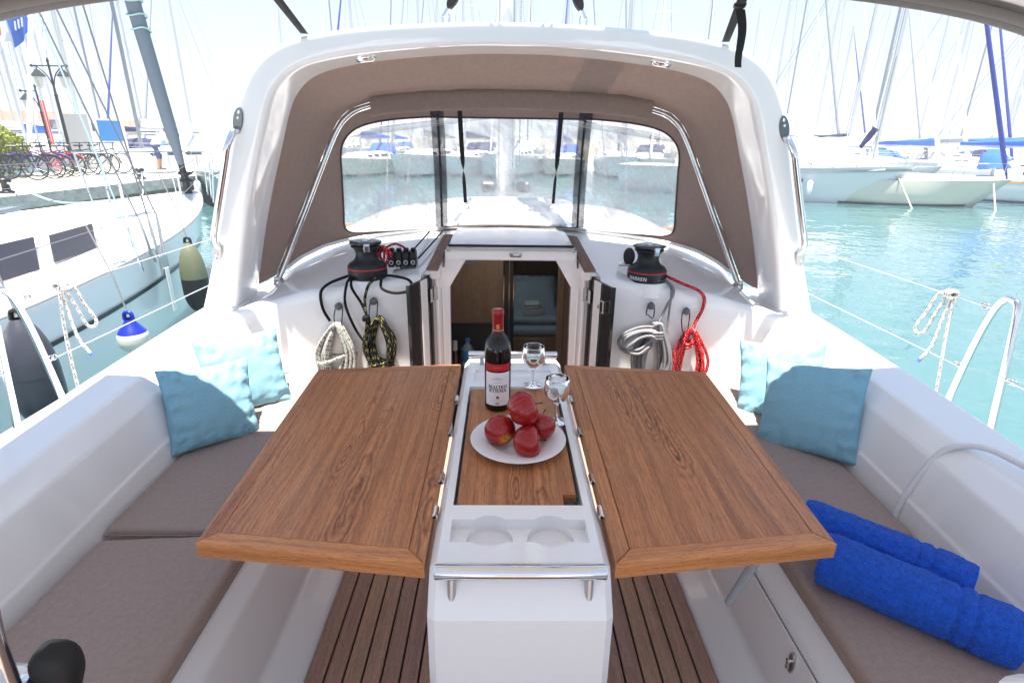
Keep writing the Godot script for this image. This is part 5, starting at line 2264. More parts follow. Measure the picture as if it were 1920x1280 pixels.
func side_windows(parent: Node, m: Material, list: Array, x_of: Callable) -> void:
	# list of [z0, z1, y0, y1, slant]
	for w in list:
		for s in [-1.0, 1.0]:
			var st := mb(false)
			var a := V(s * (x_of.call(w[0], w[2]) + 0.006), w[2], w[0])
			var b := V(s * (x_of.call(w[1], w[2]) + 0.006), w[2], w[1])
			var c := V(s * (x_of.call(w[1], w[3]) + 0.006), w[3], w[1] + w[4])
			var d := V(s * (x_of.call(w[0], w[3]) + 0.006), w[3], w[0] + w[4])
			box_between(st, a, b, c, d, V(s * 0.012, 0, 0))
			part(parent, "window", st, m)


func sailboat(called: String, label: String, at: Vector3, turn: float, look: Dictionary, group := "") -> Node3D:
	var l: float = look.get("l", 10.5)
	var b: float = look.get("b", 3.4)
	var f: float = look.get("f", 1.05)
	var mh: float = look.get("mast", 14.5)
	var o := thing(called, label, "sailboat", at, turn, group)
	part(o, "hull", hull_st(l, b, f), look.hull)
	part(o, "deck", deck_st(l, b, f), M.boat_white)
	if look.has("stripe"):
		for s in [-1.0, 1.0]:
			part(o, "stripe", band_st(l, b, f, 0.80, 0.88, s), look.stripe)
	for s in [-1.0, 1.0]:
		part(o, "boot_stripe", band_st(l, b, f, 0.02, 0.10, s, 0.0, 0.97), look.get("boot", M.navy))
	var h0 := l * 0.20
	var h1 := -l * 0.26
	part(o, "cabin", cabin_st([[h0, b * 0.34, b * 0.28, f * 0.95, f + 0.48], [0.0, b * 0.34, b * 0.28, f * 0.95, f + 0.45], [h1 * 0.6, b * 0.28, b * 0.22, f, f + 0.38], [h1, b * 0.16, b * 0.10, f * 1.08, f + 0.18]]), M.boat_white)
	side_windows(o, M.dark_glass, [[h0 * 0.6, h0 * 0.1, f + 0.18, f + 0.34, -0.03], [-l * 0.01, -l * 0.06, f + 0.18, f + 0.32, -0.03], [-l * 0.085, -l * 0.13, f + 0.17, f + 0.29, -0.03]], func(z: float, y: float) -> float: return b * (0.345 if z > 0.0 else lerpf(0.345, 0.285, clampf(-z / (l * 0.156), 0, 1))) - b * 0.06 * clampf((y - f) / 0.4, 0.0, 1.0))
	# spray hood over the companionway
	part(o, "sprayhood", cabin_st([[h0 + 0.55, b * 0.30, b * 0.24, f + 0.3, f + 1.0], [h0 + 0.1, b * 0.30, b * 0.24, f + 0.4, f + 1.0], [h0 - 0.5, b * 0.28, b * 0.22, f + 0.42, f + 0.50]]), look.get("cover", M.navy))
	var st := mb()
	var mz := -l * 0.07
	rod(st, V(0, f + 0.3, mz), V(0, mh, mz), 0.075, 8)
	var mast := part(o, "mast", st, look.get("spar", M.spar))
	for hh in [0.42, 0.70]:
		st = mb()
		rod(st, V(-b * 0.28, mh * hh, mz + 0.1), V(b * 0.28, mh * hh, mz + 0.1), 0.022, 6)
		part(mast, "spreader", st, M.spar)
	st = mb()
	tube(st, PackedVector3Array([V(0, f + 1.25, mz), V(0, f + 1.30, l * 0.34)]), 0.07, 8)
	var boom := part(o, "boom", st, M.spar)
	part(boom, "sail_cover", sail_bag(V(0, f + 1.36, mz + 0.1), V(0, f + 1.36, l * 0.33)), look.get("cover", M.navy))
	st = mb()
	for s in [-1.0, 1.0]:
		rod(st, V(s * b * 0.45, f, mz + 0.2), V(s * b * 0.28, mh * 0.42, mz + 0.1), 0.009, 4)
		rod(st, V(s * b * 0.28, mh * 0.42, mz + 0.1), V(0, mh * 0.98, mz), 0.009, 4)
	rod(st, V(0, f, l * 0.48), V(0, mh, mz), 0.009, 4)
	part(o, "rigging", st, M.wire)
	st = mb()
	var bow := V(0, f * 1.25, -l * 0.485)
	var head := V(0, mh * 0.96, mz - 0.1)
	tube(st, PackedVector3Array([bow, bow.lerp(head, 0.06), bow.lerp(head, 0.3), bow.lerp(head, 0.7), head]), [0.03, 0.085, 0.075, 0.055, 0.02], 8)
	part(o, "furled_headsail", st, look.get("furl", M.boat_white))
	# guard rails
	st = mb()
	for s in [-1.0, 1.0]:
		var wire_top := PackedVector3Array()
		for k in 7:
			var t := 0.05 + 0.92 * k / 6.0
			var p := V(s * hull_width(t, b) * 0.95, f * (1.0 + 0.22 * t * t), l * (0.5 - t))
			rod(st, p, p + V(0, 0.6, 0), 0.013, 5)
			wire_top.append(p + V(0, 0.58, 0))
		tube(st, wire_top, 0.007, 4)
	part(o, "guard_rail", st, M.dull_steel)
	return o


func sail_bag(a: Vector3, b: Vector3) -> SurfaceTool:
	var st := mb()
	var rows := []
	for k in 11:
		var t := k / 10.0
		var c := a.lerp(b, t)
		var hgt := lerpf(0.42, 0.16, t)
		var row := PackedVector3Array()
		for i in 10:
			var an := TAU * i / 10.0
			row.append(c + V(cos(an) * 0.13 * (1.2 - 0.5 * t), (0.5 + 0.5 * sin(an)) * hgt * (1.0 + 0.06 * sin(k * 1.9)) - 0.05, 0))
		rows.append(row)
	grid(st, rows, true)
	fan(st, rows[0], a + V(0, 0.12, 0))
	fan(st, rows[10], b + V(0, 0.04, 0))
	return st


func motor_yacht(label: String, at: Vector3, turn: float, l: float, b: float, hull_m: Material) -> void:
	var f := l * 0.105
	var o := thing("motor_yacht", label, "motor boat", at, turn)
	part(o, "hull", hull_st(l, b, f, 0.9), hull_m)
	part(o, "deck", deck_st(l, b, f), M.boat_white)
	for s in [-1.0, 1.0]:
		part(o, "rub_rail", band_st(l, b, f, 0.86, 0.92, s), M.grey)
	var st := mb(false)
	for k in 2:
		for s in [-1.0, 1.0]:
			st = mb(false)
			var z0 := -l * 0.02 - k * l * 0.14
			var t0 := 0.5 - z0 / l
			var x := hull_width(t0, b) * 0.95
			box(st, V(0.02, f * 0.10, l * 0.07), T(V(s * x, f * 0.70, z0), V(0, s * (4.0 + 8.0 * k), 0)), 0.004)
			part(o, "hull_window", st, M.dark_glass)
	part(o, "cabin", cabin_st([[l * 0.26, b * 0.40, b * 0.33, f * 0.9, f + l * 0.13], [-l * 0.08, b * 0.40, b * 0.33, f * 0.9, f + l * 0.135], [-l * 0.20, b * 0.36, b * 0.28, f * 0.95, f + l * 0.105], [-l * 0.30, b * 0.28, b * 0.20, f, f + l * 0.055], [-l * 0.42, b * 0.14, b * 0.07, f * 1.08, f + l * 0.030]]), M.boat_white)
	for s in [-1.0, 1.0]:
		st = mb(false)
		box_between(st, V(s * b * 0.375, f + l * 0.045, l * 0.20), V(s * b * 0.375, f + l * 0.045, -l * 0.01), V(s * b * 0.345, f + l * 0.100, -l * 0.0), V(s * b * 0.345, f + l * 0.100, l * 0.19), V(s * 0.02, 0, 0))
		part(o, "side_window", st, M.pale_glass)
	part(o, "flybridge", cabin_st([[l * 0.24, b * 0.36, b * 0.38, f + l * 0.12, f + l * 0.185], [-l * 0.06, b * 0.36, b * 0.37, f + l * 0.12, f + l * 0.19], [-l * 0.15, b * 0.28, b * 0.26, f + l * 0.11, f + l * 0.165]]), M.boat_white)
	st = mb()
	for s in [-1.0, 1.0]:
		tube(st, smooth_path([V(s * b * 0.36, f + l * 0.17, l * 0.22), V(s * b * 0.34, f + l * 0.27, l * 0.19), V(s * b * 0.2, f + l * 0.285, l * 0.18), V(0, f + l * 0.288, l * 0.18)], 5), 0.07, 8)
	part(o, "radar_arch", st, M.boat_white)
	st = mb()
	var top := PackedVector3Array()
	for k in 9:
		var t := 0.45 + 0.52 * k / 8.0
		var p := V(hull_width(t, b) * 0.93, f * (1.0 + 0.22 * t * t), l * (0.5 - t))
		rod(st, p, p + V(0, 0.5, 0), 0.014, 5)
		top.append(p + V(0, 0.5, 0))
		rod(st, V(-p.x, p.y, p.z), V(-p.x, p.y + 0.5, p.z), 0.014, 5)
	tube(st, top, 0.014, 5)
	for k in top.size():
		top[k].x = -top[k].x
	tube(st, top, 0.014, 5)
	part(o, "bow_rail", st, M.dull_steel)
	st = mb()
	lathe(st, [[0.001, 0.0], [0.09, 0.03], [0.11, 0.10], [0.11, 0.45], [0.08, 0.54], [0.001, 0.58]], 12, T(V(hull_width(0.72, b) + 0.12, f * 0.25, -l * 0.22)))
	part(o, "fender", st, M.boat_white)


func build_neighbour() -> void:
	M.boat_white = mat(Color(0.90, 0.90, 0.895), 0.25)
	M.spar = mat(Color(0.76, 0.77, 0.79), 0.4, 0.3)
	M.wire = mat(Color(0.42, 0.44, 0.47), 0.4, 0.3)
	M.navy = mat(Color(0.06, 0.10, 0.30), 0.8)
	M.dark_glass = mat(Color(0.12, 0.13, 0.16), 0.08)
	M.pale_glass = mat(Color(0.45, 0.50, 0.54), 0.08)
	# the boat lying alongside on the left
	var o := thing("moored_sailboat", "white sailboat moored close alongside on the left", "sailboat", V(-5.02, WATER, -3.75), deg_to_rad(2.2))
	var l := 11.8
	var b := 3.9
	var f := 1.06
	part(o, "hull", hull_st(l, b, f), mat(Color(0.86, 0.885, 0.90), 0.12))
	part(o, "deck", deck_st(l, b, f), M.boat_white)
	for s in [-1.0, 1.0]:
		part(o, "stripe", band_st(l, b, f, 0.735, 0.765, s, 0.12, 0.83), mat(Color(0.05, 0.13, 0.14), 0.3))
	var rail := mb()
	for s in [-1.0, 1.0]:
		var path := PackedVector3Array()
		for k in 25:
			var t := k / 24.0
			path.append(V(s * hull_width(t, b) * 0.985, f * (1.0 + 0.22 * t * t) + 0.012, l * (0.5 - t)))
		tube(rail, path, 0.018, 6)
	part(o, "toe_rail", rail, M.boat_white)
	part(o, "cabin", cabin_st([[2.6, 1.42, 1.22, f, f + 0.50], [1.0, 1.42, 1.20, f, f + 0.50], [-0.4, 1.38, 1.12, f, f + 0.46], [-1.6, 1.20, 0.92, f, f + 0.38], [-2.6, 0.95, 0.62, f, f + 0.26], [-3.5, 0.6, 0.2, f + 0.02, f + 0.10]]), M.boat_white)
	side_windows(o, mat(Color(0.20, 0.20, 0.235), 0.10), [[1.75, 0.62, f + 0.10, f + 0.34, -0.18], [0.18, -0.50, f + 0.10, f + 0.33, -0.18], [-0.72, -1.40, f + 0.11, f + 0.31, -0.16]], func(z: float, y: float) -> float: return (1.42 if z > 0.9 else (lerpf(1.42, 1.37, (0.9 - z) / 1.3) if z > -0.4 else lerpf(1.37, 1.20, (-0.4 - z) / 1.2))) - (y - f) * 0.50)
	var st := mb()
	box(st, V(0.62, 0.06, 0.62), T(V(0, f + 0.50, 0.6)), 0.015)
	part(o, "deck_hatch", st, M.pale_glass)
	st = mb()
	box(st, V(0.5, 0.05, 0.5), T(V(0, f + 0.41, -1.6)), 0.015)
	part(o, "deck_hatch", st, M.pale_glass)
	# stanchions, each with its foot, and the wires through them
	for k in 6:
		for s in [-1.0, 1.0]:
			st = mb()
			var z := 4.0 - 1.72 * k
			var t := 0.5 - z / l
			var p := V(s * hull_width(t, b) * 0.955, f * (1.0 + 0.22 * t * t), z)
			tube(st, PackedVector3Array([p, p + V(0, 0.05, 0), p + V(0, 0.62, 0)]), [0.020, 0.0135, 0.0125], 8)
			part(o, "stanchion", st, M.steel)
	for s in [-1.0, 1.0]:
		for hh in [0.32, 0.60]:
			st = mb()
			var path := PackedVector3Array()
			for k in 7:
				var z := 4.0 - 1.72 * k if k < 6 else -5.2
				var t := 0.5 - z / l
				path.append(V(s * hull_width(t, b) * 0.955, f * (1.0 + 0.22 * t * t) + hh, z))
			tube(st, path, 0.004, 5)
			part(o, "guard_wire", st, M.wire)
	st = mb()
	for hh in [0.34, 0.66]:
		var path := []
		for q in [[1.0, -4.55], [0.62, -5.2], [0.30, -5.75], [0.0, -5.95], [-0.30, -5.75], [-0.62, -5.2], [-1.0, -4.55]]:
			path.append(V(q[0] * 0.98, f * 1.2 + hh, q[1]))
		tube(st, smooth_path(path, 4), 0.0125, 8)
	for q in [[0.96, -4.55], [0.6, -5.2], [0.28, -5.7], [-0.28, -5.7], [-0.6, -5.2], [-0.96, -4.55]]:
		rod(st, V(q[0] * 0.9, f * 1.18, q[1]), V(q[0], f * 1.2 + 0.66, q[1]), 0.0125, 8)
	part(o, "bow_pulpit", st, M.steel)
	st = mb()
	for s in [-1.0, 1.0]:
		box(st, V(0.03, 0.02, 0.16), T(V(s * 1.78, f + 0.10, -0.75), V(0, 0, 0)), 0.008)
		rod(st, V(s * 1.78, f + 0.04, -0.71), V(s * 1.78, f + 0.10, -0.71), 0.01, 6)
		rod(st, V(s * 1.78, f + 0.04, -0.79), V(s * 1.78, f + 0.10, -0.79), 0.01, 6)
	part(o, "cleat", st, M.steel)
	st = mb()
	rod(st, V(0, f + 0.4, -1.3), V(0, 16.5, -1.2), 0.095, 12)
	part(o, "mast", st, M.spar)
	st = mb()
	rod(st, V(0, f + 1.4, -1.2), V(0, f + 1.5, 3.2), 0.08, 8)
	var boom := part(o, "boom", st, M.spar)
	part(boom, "sail_cover", sail_bag(V(0, f + 1.55, -1.1), V(0, f + 1.55, 3.1)), mat(Color(0.52, 0.54, 0.58), 0.85))
	# furled headsail with its grey sacrificial strip, lashed near the tack
	st = mb()
	var tack := V(-0.05, f * 1.22 + 0.45, -5.62)
	var head := V(0.0, 16.0, -2.4)
	tube(st, PackedVector3Array([tack, tack.lerp(head, 0.03), tack.lerp(head, 0.15), tack.lerp(head, 0.4), tack.lerp(head, 0.7), head]), [0.05, 0.090, 0.098, 0.090, 0.065, 0.02], 14)
	var sail := part(o, "furled_headsail", st, mat(Color(0.42, 0.46, 0.51), 0.85))
	st = mb()
	for k in 3:
		var c := tack.lerp(head, 0.13 + 0.012 * k)
		var ring := []
		for q in 8:
			var a := TAU * q / 8.0
			ring.append(c + V(0.122 * cos(a), 0.02 * sin(a * 2.0 + k), 0.122 * sin(a)))
		tube(st, smooth_path(ring, 3, true), 0.012, 6, true)
	part(sail, "lashing", st, M.line_teal)
	st = mb()
	tube(st, PackedVector3Array([V(-0.05, f * 1.2, -5.7), tack]), [0.06, 0.05], 10)
	lathe(st, [[0.12, 0.0], [0.12, 0.02], [0.05, 0.05], [0.05, 0.09], [0.12, 0.12], [0.12, 0.14]], 16, T(V(-0.05, f * 1.2 + 0.2, -5.68)))
	part(sail, "furler_drum", st, M.black)
	# shrouds with bottlescrews and a chainplate down the topside
	for s in [-1.0, 1.0]:
		st = mb()
		for q in [[0.0, 1.0, 10.5], [-0.14, 0.0, 8.4], [0.14, 0.0, 8.2]]:
			var foot := V(s * 1.80, f + 0.42, -1.25 + q[0])
			rod(st, foot, V(s * q[1], q[2], -1.25), 0.0065, 6)
		part(o, "shroud", st, M.wire)
		st = mb()
		for q in [0.0, -0.14, 0.14]:
			tube(st, PackedVector3Array([V(s * 1.83, f + 0.02, -1.25 + q * 0.5), V(s * 1.82, f + 0.10, -1.25 + q * 0.7), V(s * 1.81, f + 0.30, -1.25 + q * 0.9), V(s * 1.80, f + 0.44, -1.25 + q)]), [0.010, 0.016, 0.016, 0.008], 8)
		box(st, V(0.012, 0.16, 0.14), T(V(s * 1.86, f - 0.02, -1.25)), 0.004)
		part(o, "bottlescrew", st, M.dull_steel)
		st = mb()
		box(st, V(0.01, 0.42, 0.06), T(V(s * 1.875, f - 0.26, -1.25)), 0.003)
		part(o, "chainplate", st, M.boat_white)
	# coloured halyards stopped off at the rail
	var ends := [[V(-3.14, 0.42, -4.62), V(-4.75, 7.5, -5.05), M.line_blue, 0.0062, "pale blue halyard tied down at the neighbouring boat's rail"], [V(-3.55, 0.55, -2.30), V(-4.9, 5.2, -4.7), M.line_teal, 0.0055, "turquoise halyard slanting up at the far left"]]
	for e in ends:
		st = mb()
		tube(st, smooth_path([e[0], e[0].lerp(e[1], 0.08) + V(0.015, 0, 0), e[1]], 5), e[3], 6)
		tag(part(self, "halyard", st, e[2]), e[4], "rope")
	# fenders
	var fen := [
		["fender", "round white fender with a blue top between the two boats", V(-2.78, -0.10, -3.84), 0.102, 0.26, mat(Color(0.86, 0.85, 0.81), 0.4), mat(Color(0.05, 0.14, 0.62), 0.35)],
		["fender", "long dark grey fender on the left beside the steel hoop", V(-2.72, -0.20, -2.90), 0.125, 0.66, mat(Color(0.22, 0.23, 0.27), 0.35), mat(Color(0.22, 0.23, 0.27), 0.35)],
		["fender", "olive green fender with a black lower half near the arch", V(-3.20, -0.30, -5.50), 0.125, 0.72, mat(Color(0.08, 0.085, 0.095), 0.5), mat(Color(0.40, 0.42, 0.33), 0.45)],
	]
	for e in fen:
		var fo := thing(e[0], e[1], "fender", e[2], 0.0, "fenders between the boats")
		var r: float = e[3]
		var h: float = e[4]
		var split := 0.60 if h < 0.5 else 0.50
		st = mb()
		var low := []
		var high := []
		for k in 25:
			var t := k / 24.0
			var rr := r * pow(maxf(1.0 - pow(absf(t - 0.42) / (0.42 if t < 0.42 else 0.58), 3.0 if t < 0.42 else 2.2), 0.0), 0.5)
			if h < 0.5 and t > 0.5:
				rr = r * lerpf(1.0, 0.28, smoothstep(0.5, 1.0, t) * 0.55 + (t - 0.5))
			var p := [maxf(rr, 0.03 if t > 0.9 else 0.002), h * t]
			if t <= split + 0.001:
				low.append(p)
			if t >= split - 0.04:
				high.append([p[0] + 0.0012, p[1]])
		lathe(st, low, 28)
		part(fo, "body", st, e[5])
		st = mb()
		lathe(st, high, 28)
		part(fo, "top", st, e[6])
		st = mb()
		tube(st, smooth_path([V(-0.03, h - 0.01, 0), V(-0.022, h + 0.04, 0), V(0.022, h + 0.04, 0), V(0.03, h - 0.01, 0)], 4), 0.014, 8)
		part(fo, "eye", st, e[6] if h < 0.5 else M.black)
		st = mb()
		var to_rail := V(-0.10, 0.95 - h * 0.3, -0.05)
		rod(st, V(0, h + 0.045, 0), V(-0.06, h + 0.30, -0.03), 0.006, 6)
		rod(st, V(-0.06, h + 0.30, -0.03), V(-0.20, h + 0.66, -0.08), 0.006, 6)
		part(fo, "lanyard", st, M.line_grey)


# ---------------------------------------------------------------- quay
func bicycle(look: Material, at: Vector3, turn: float, label: String) -> void:
	var o := thing("bicycle", label, "bicycle", at, turn, "bicycles parked on the quay")
	for z in [-0.52, 0.52]:
		var st := mb()
		var ring := PackedVector3Array()
		for k in 28:
			var a := TAU * k / 28.0
			ring.append(V(0, 0.33 + 0.315 * sin(a), z + 0.315 * cos(a)))
		tube(st, ring, 0.019, 6, true)
		var w := part(o, "wheel", st, M.black_rubber)
		st = mb()
		for k in 9:
			var a := TAU * k / 9.0
			rod(st, V(0, 0.33, z), V(0, 0.33 + 0.30 * sin(a), z + 0.30 * cos(a)), 0.004, 4)
		part(w, "spokes", st, M.dull_steel)
	var st := mb()
	var bb := V(0, 0.30, 0.08)
	var seat := V(0, 0.78, 0.22)
	var head := V(0, 0.80, -0.36)
	for e in [[bb, seat], [bb, head - V(0, 0.12, 0)], [seat - V(0, 0.10, 0), head], [bb, V(0, 0.33, 0.52)], [seat - V(0, 0.12, 0), V(0, 0.33, 0.52)], [head, V(0, 0.33, -0.52)]]:
		rod(st, e[0], e[1], 0.019, 6)
	part(o, "frame", st, look)
	st = mb()
	tube(st, smooth_path([V(-0.30, 0.98, -0.20), V(-0.22, 1.0, -0.34), V(0, 0.99, -0.38), V(0.22, 1.0, -0.34), V(0.30, 0.98, -0.20)], 4), 0.014, 6)
	rod(st, head, V(0, 0.99, -0.38), 0.015, 6)
	part(o, "handlebar", st, M.black)
	st = mb()
	box(st, V(0.15, 0.06, 0.26), T(V(0, 0.90, 0.26)), 0.025)
	rod(st, seat, V(0, 0.88, 0.25), 0.014, 6)
	part(o, "saddle", st, M.black)
	for z in [-0.52, 0.52]:
		st = mb()
		var arc := PackedVector3Array()
		for k in 12:
			var a := lerpf(0.2, 2.6, k / 11.0)
			arc.append(V(0, 0.33 + 0.36 * sin(a), z + 0.36 * cos(a)))
		tube(st, arc, 0.022, 6)
		part(o, "mudguard", st, look)


func lamp_post(at: Vector3, h: float, arms: Array, label: String) -> void:
	var o := thing("street_lamp", label, "street lamp", at)
	var m := mat(Color(0.07, 0.12, 0.14), 0.45)
	var st := mb()
	lathe(st, [[0.11, 0.0], [0.11, 0.5], [0.075, 0.55], [0.055, 0.7], [0.045, h * 0.7], [0.06, h * 0.71], [0.035, h * 0.73], [0.030, h], [0.045, h + 0.05], [0.001, h + 0.16]], 12)
	part(o, "post", st, m)
	for s in arms:
		st = mb()
		rod(st, V(0, h - 0.10, 0), V(s * 0.55, h - 0.10, 0), 0.022, 6)
		tube(st, smooth_path([V(0, h - 0.75, 0), V(s * 0.14, h - 0.38, 0), V(s * 0.40, h - 0.12, 0)], 5), 0.018, 6)
		lathe(st, [[0.001, 0.07], [0.05, 0.02], [0.05, -0.02], [0.001, -0.05]], 8, T(V(s * 0.57, h - 0.10, 0)))
		rod(st, V(s * 0.42, h - 0.10, 0), V(s * 0.42, h - 0.26, 0), 0.015, 6)
		var arm := part(o, "arm", st, m)
		st = mb(false)
		lathe(st, [[0.001, 0.10], [0.06, 0.06], [0.22, -0.12], [0.20, -0.14]], 6, T(V(s * 0.42, h - 0.28, 0)))
		part(arm, "lantern_hood", st, m)
		st = mb(false)
		lathe(st, [[0.17, -0.13], [0.11, -0.46], [0.04, -0.50]], 6, T(V(s * 0.42, h - 0.28, 0)))
		part(arm, "lantern_glass", st, M.lantern)


func leaves(n: int, size: Vector3, leaf: float, seed_: int, hollow := 0.55) -> SurfaceTool:
	var g := RandomNumberGenerator.new()
	g.seed = seed_
	var st := mb(false)
	for k in n:
		var d := V(g.randfn(), g.randfn(), g.randfn()).normalized()
		var lump := 1.0 + 0.28 * noise.get_noise_3d(d.x * 2.2 + seed_, d.y * 2.2, d.z * 2.2)
		var c := d * lerpf(hollow, 1.0, sqrt(g.randf())) * lump * size
		var a := V(g.randfn(), g.randfn(), g.randfn()).normalized() * leaf
		var b := a.cross(V(g.randfn(), g.randfn(), g.randfn())).normalized() * leaf * 0.55
		tri(st, c - a, c + b, c + a)
		tri(st, c - a, c + a, c - b)
	return st


func build_quay() -> void:
	M.lantern = mat(Color(0.85, 0.84, 0.78), 0.3)
	M.lantern.transparency = BaseMaterial3D.TRANSPARENCY_ALPHA
	M.lantern.albedo_color.a = 0.55
	var stone := mat(Color.WHITE, 0.9)
	stone.albedo_texture = texture_of(256, 256, func(u: float, v: float) -> Color:
		var k := 0.74 + 0.13 * noise.get_noise_2d(u * 9.0, v * 9.0) + 0.10 * noise.get_noise_2d(u * 70.0, v * 70.0)
		return Color(k, k * 0.97, k * 0.92))
	stone.uv1_triplanar = true
	stone.uv1_world_triplanar = true
	stone.uv1_scale = Vector3.ONE * 0.22
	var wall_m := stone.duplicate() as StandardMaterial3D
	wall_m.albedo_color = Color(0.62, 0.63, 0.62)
	var st := mb(false)
	box(st, V(5.2, 0.34, 40.0), T(V(-13.2, QUAY - 0.17, -24.0)), 0.03)
	var q := part(self, "quay", st, stone)
	q.set_meta("kind", "structure")
	q.set_meta("label", "pale concrete quay running forward on the left")
	st = mb(false)
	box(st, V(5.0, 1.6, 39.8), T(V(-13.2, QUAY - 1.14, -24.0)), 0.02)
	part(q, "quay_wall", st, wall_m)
	for z in [-12.5, -17.2, -21.5]:
		var bo := thing("mooring_bollard", ["nearest black bollard on the quay edge", "middle black bollard on the quay edge", "farthest black bollard on the quay edge"][int((-z - 12.0) / 4.4)], "bollard", V(-10.95, QUAY, z), 0.0, "bollards on the quay")
		st = mb()
		lathe(st, [[0.14, 0.0], [0.14, 0.04], [0.08, 0.06], [0.075, 0.20], [0.13, 0.24], [0.13, 0.30], [0.001, 0.33]], 16)
		part(bo, "post", st, M.black)
	# lines from the neighbour to the bollards
	var ml := [[V(-6.1, 0.46, -8.9), V(-10.9, 0.42, -12.5), M.line_teal, 0.022, "thick turquoise mooring line to the nearest bollard"], [V(-5.9, 0.48, -9.1), V(-10.9, 0.40, -17.2), M.line_fleck, 0.014, "white mooring line to the middle bollard"]]
	for e in ml:
		st = mb()
		var mid: Vector3 = (e[0] + e[1]) * 0.5 - V(0, 0.22, 0)
		tube(st, smooth_path([e[0], mid, e[1]], 8), e[3], 6)
		tag(part(self, "mooring_line", st, e[2]), e[4], "rope")
	# bicycles in a row
	var paints := [Color(0.06, 0.10, 0.28), Color(0.10, 0.12, 0.16), Color(0.30, 0.20, 0.55), Color(0.66, 0.10, 0.10), Color(0.20, 0.22, 0.25), Color(0.10, 0.11, 0.12), Color(0.55, 0.56, 0.58), Color(0.06, 0.07, 0.08)]
	var says := ["dark blue bicycle at the left end of the quay row", "black bicycle beside the dark blue one", "purple bicycle in the quay row", "red bicycle in the quay row", "dark grey bicycle right of the red one", "black bicycle in front of the lamp post", "silver bicycle near the right end of the row", "black bicycle at the right end of the quay row"]
	for k in 8:
		bicycle(mat(paints[k], 0.35), V(-13.75 + 0.05 * sin(k * 2.0), QUAY, -16.1 - 0.52 * k), deg_to_rad(-74.0 + 7.0 * sin(k * 1.7)), says[k])
	# lamps
	lamp_post(V(-15.1, QUAY, -20.2), 3.45, [-1.0, 1.0], "dark street lamp with two lanterns on the quay")
	lamp_post(V(-17.6, QUAY - 0.1, -22.6), 2.95, [-1.0], "dark street lamp with a single lantern farther left")
	# red pole
	var rp := thing("red_pole", "slim red pole standing by the lamp posts", "pole", V(-16.4, QUAY - 0.1, -21.2))
	st = mb()
	lathe(st, [[0.10, 0.0], [0.10, 0.05], [0.05, 0.07], [0.05, 2.45], [0.001, 2.47]], 10)
	part(rp, "pole", st, M.red)
	st = mb()
	lathe(st, [[0.09, 0.75], [0.09, 0.95]], 10)
	part(rp, "collar", st, M.white)
	# notice boards
	for e in [["blank grey notice board between white posts", V(-15.2, QUAY, -20.9), mat(Color(0.66, 0.67, 0.68), 0.6), 0.0], ["blue poster board between white posts", V(-14.5, QUAY, -21.6), mat(Color(0.18, 0.48, 0.75), 0.5), 1.0]]:
		var nb := thing("notice_board", e[0], "sign", e[1], 0.55)
		for s in [-1.0, 1.0]:
			st = mb(false)
			box(st, V(0.07, 2.0, 0.07), T(V(s * 0.42, 1.0, 0)), 0.01)
			part(nb, "post", st, M.white)
		st = mb(false)
		box(st, V(0.77, 1.05 if e[3] > 0 else 1.35, 0.04), T(V(0, 1.25, 0)), 0.005)
		part(nb, "board", st, M.white if e[3] > 0 else e[2])
		if e[3] > 0:
			st = mb(false)
			box(st, V(0.70, 0.70, 0.01), T(V(0, 1.38, 0.026)))
			part(nb, "poster", st, e[2])
	# shrub and tree at the left edge
	var sh := thing("shrub", "yellow green rounded shrub behind the bicycles", "shrub", V(-15.6, QUAY - 0.2, -17.6))
	st = mb()
	for k in 5:
		rod(st, V(0, 0, 0), V(0.25 * cos(k * 1.3), 0.8, 0.25 * sin(k * 1.3)), 0.03, 6)
	part(sh, "stem", st, mat(Color(0.25, 0.18, 0.12), 0.9))
	var gm := mat(Color(0.52, 0.56, 0.12), 0.7)
	gm.backlight_enabled = true
	gm.backlight = Color(0.25, 0.28, 0.05)
	var crown := part(sh, "crown", leaves(6000, V(0.95, 0.75, 0.95), 0.055, 3), gm)
	crown.position.y = 0.95
	var tr := thing("tree", "green tree whose branch tips reach in at the left edge", "tree", V(-15.6, QUAY - 0.2, -16.0))
	st = mb()
	tube(st, smooth_path([V(0, 0, 0), V(0.05, 1.2, 0), V(-0.05, 2.4, 0.05)], 4), [0.13, 0.12, 0.12, 0.11, 0.11, 0.10, 0.09, 0.08, 0.06], 8)
	for k in 5:
		rod(st, V(0, 1.7, 0), V(0.7 * cos(k * 1.26), 2.5, 0.7 * sin(k * 1.26)), 0.035, 6)
	part(tr, "trunk", st, mat(Color(0.28, 0.21, 0.15), 0.9))
	var tm := mat(Color(0.20, 0.38, 0.08), 0.6)
	tm.backlight_enabled = true
	tm.backlight = Color(0.12, 0.25, 0.04)
	crown = part(tr, "crown", leaves(5000, V(1.25, 0.8, 1.25), 0.08, 8, 0.3), tm)
	crown.position.y = 2.75
	# flags on tall poles
	for e in [["white flag with an orange mark on a pole at the far left", V(-18.55, QUAY, -23.3), Color(0.90, 0.89, 0.87), 4.6, "orange"], ["blue flag with white letters on a pole at the left", V(-17.65, QUAY, -23.3), Color(0.08, 0.35, 0.72), 4.9, "blue"]]:
		var fl := thing("flag", e[0], "flag", e[1])
		st = mb()
		rod(st, Vector3.ZERO, V(0, e[3] + 0.9, 0), 0.035, 8)
		part(fl, "pole", st, M.spar)
		st = mb()
		var rows := []
		for j in 9:
			var row := PackedVector3Array()
			for i in 7:
				var u := i / 6.0
				var v := j / 8.0
				row.append(V(-0.05 - 0.75 * u + 0.05 * sin(v * 4.0), e[3] - 0.1 + 0.85 * v - 0.20 * u * (1.0 - v) - 0.35 * u * u, 0.12 * sin(u * 7.0 + v * 2.0)))
			rows.append(row)
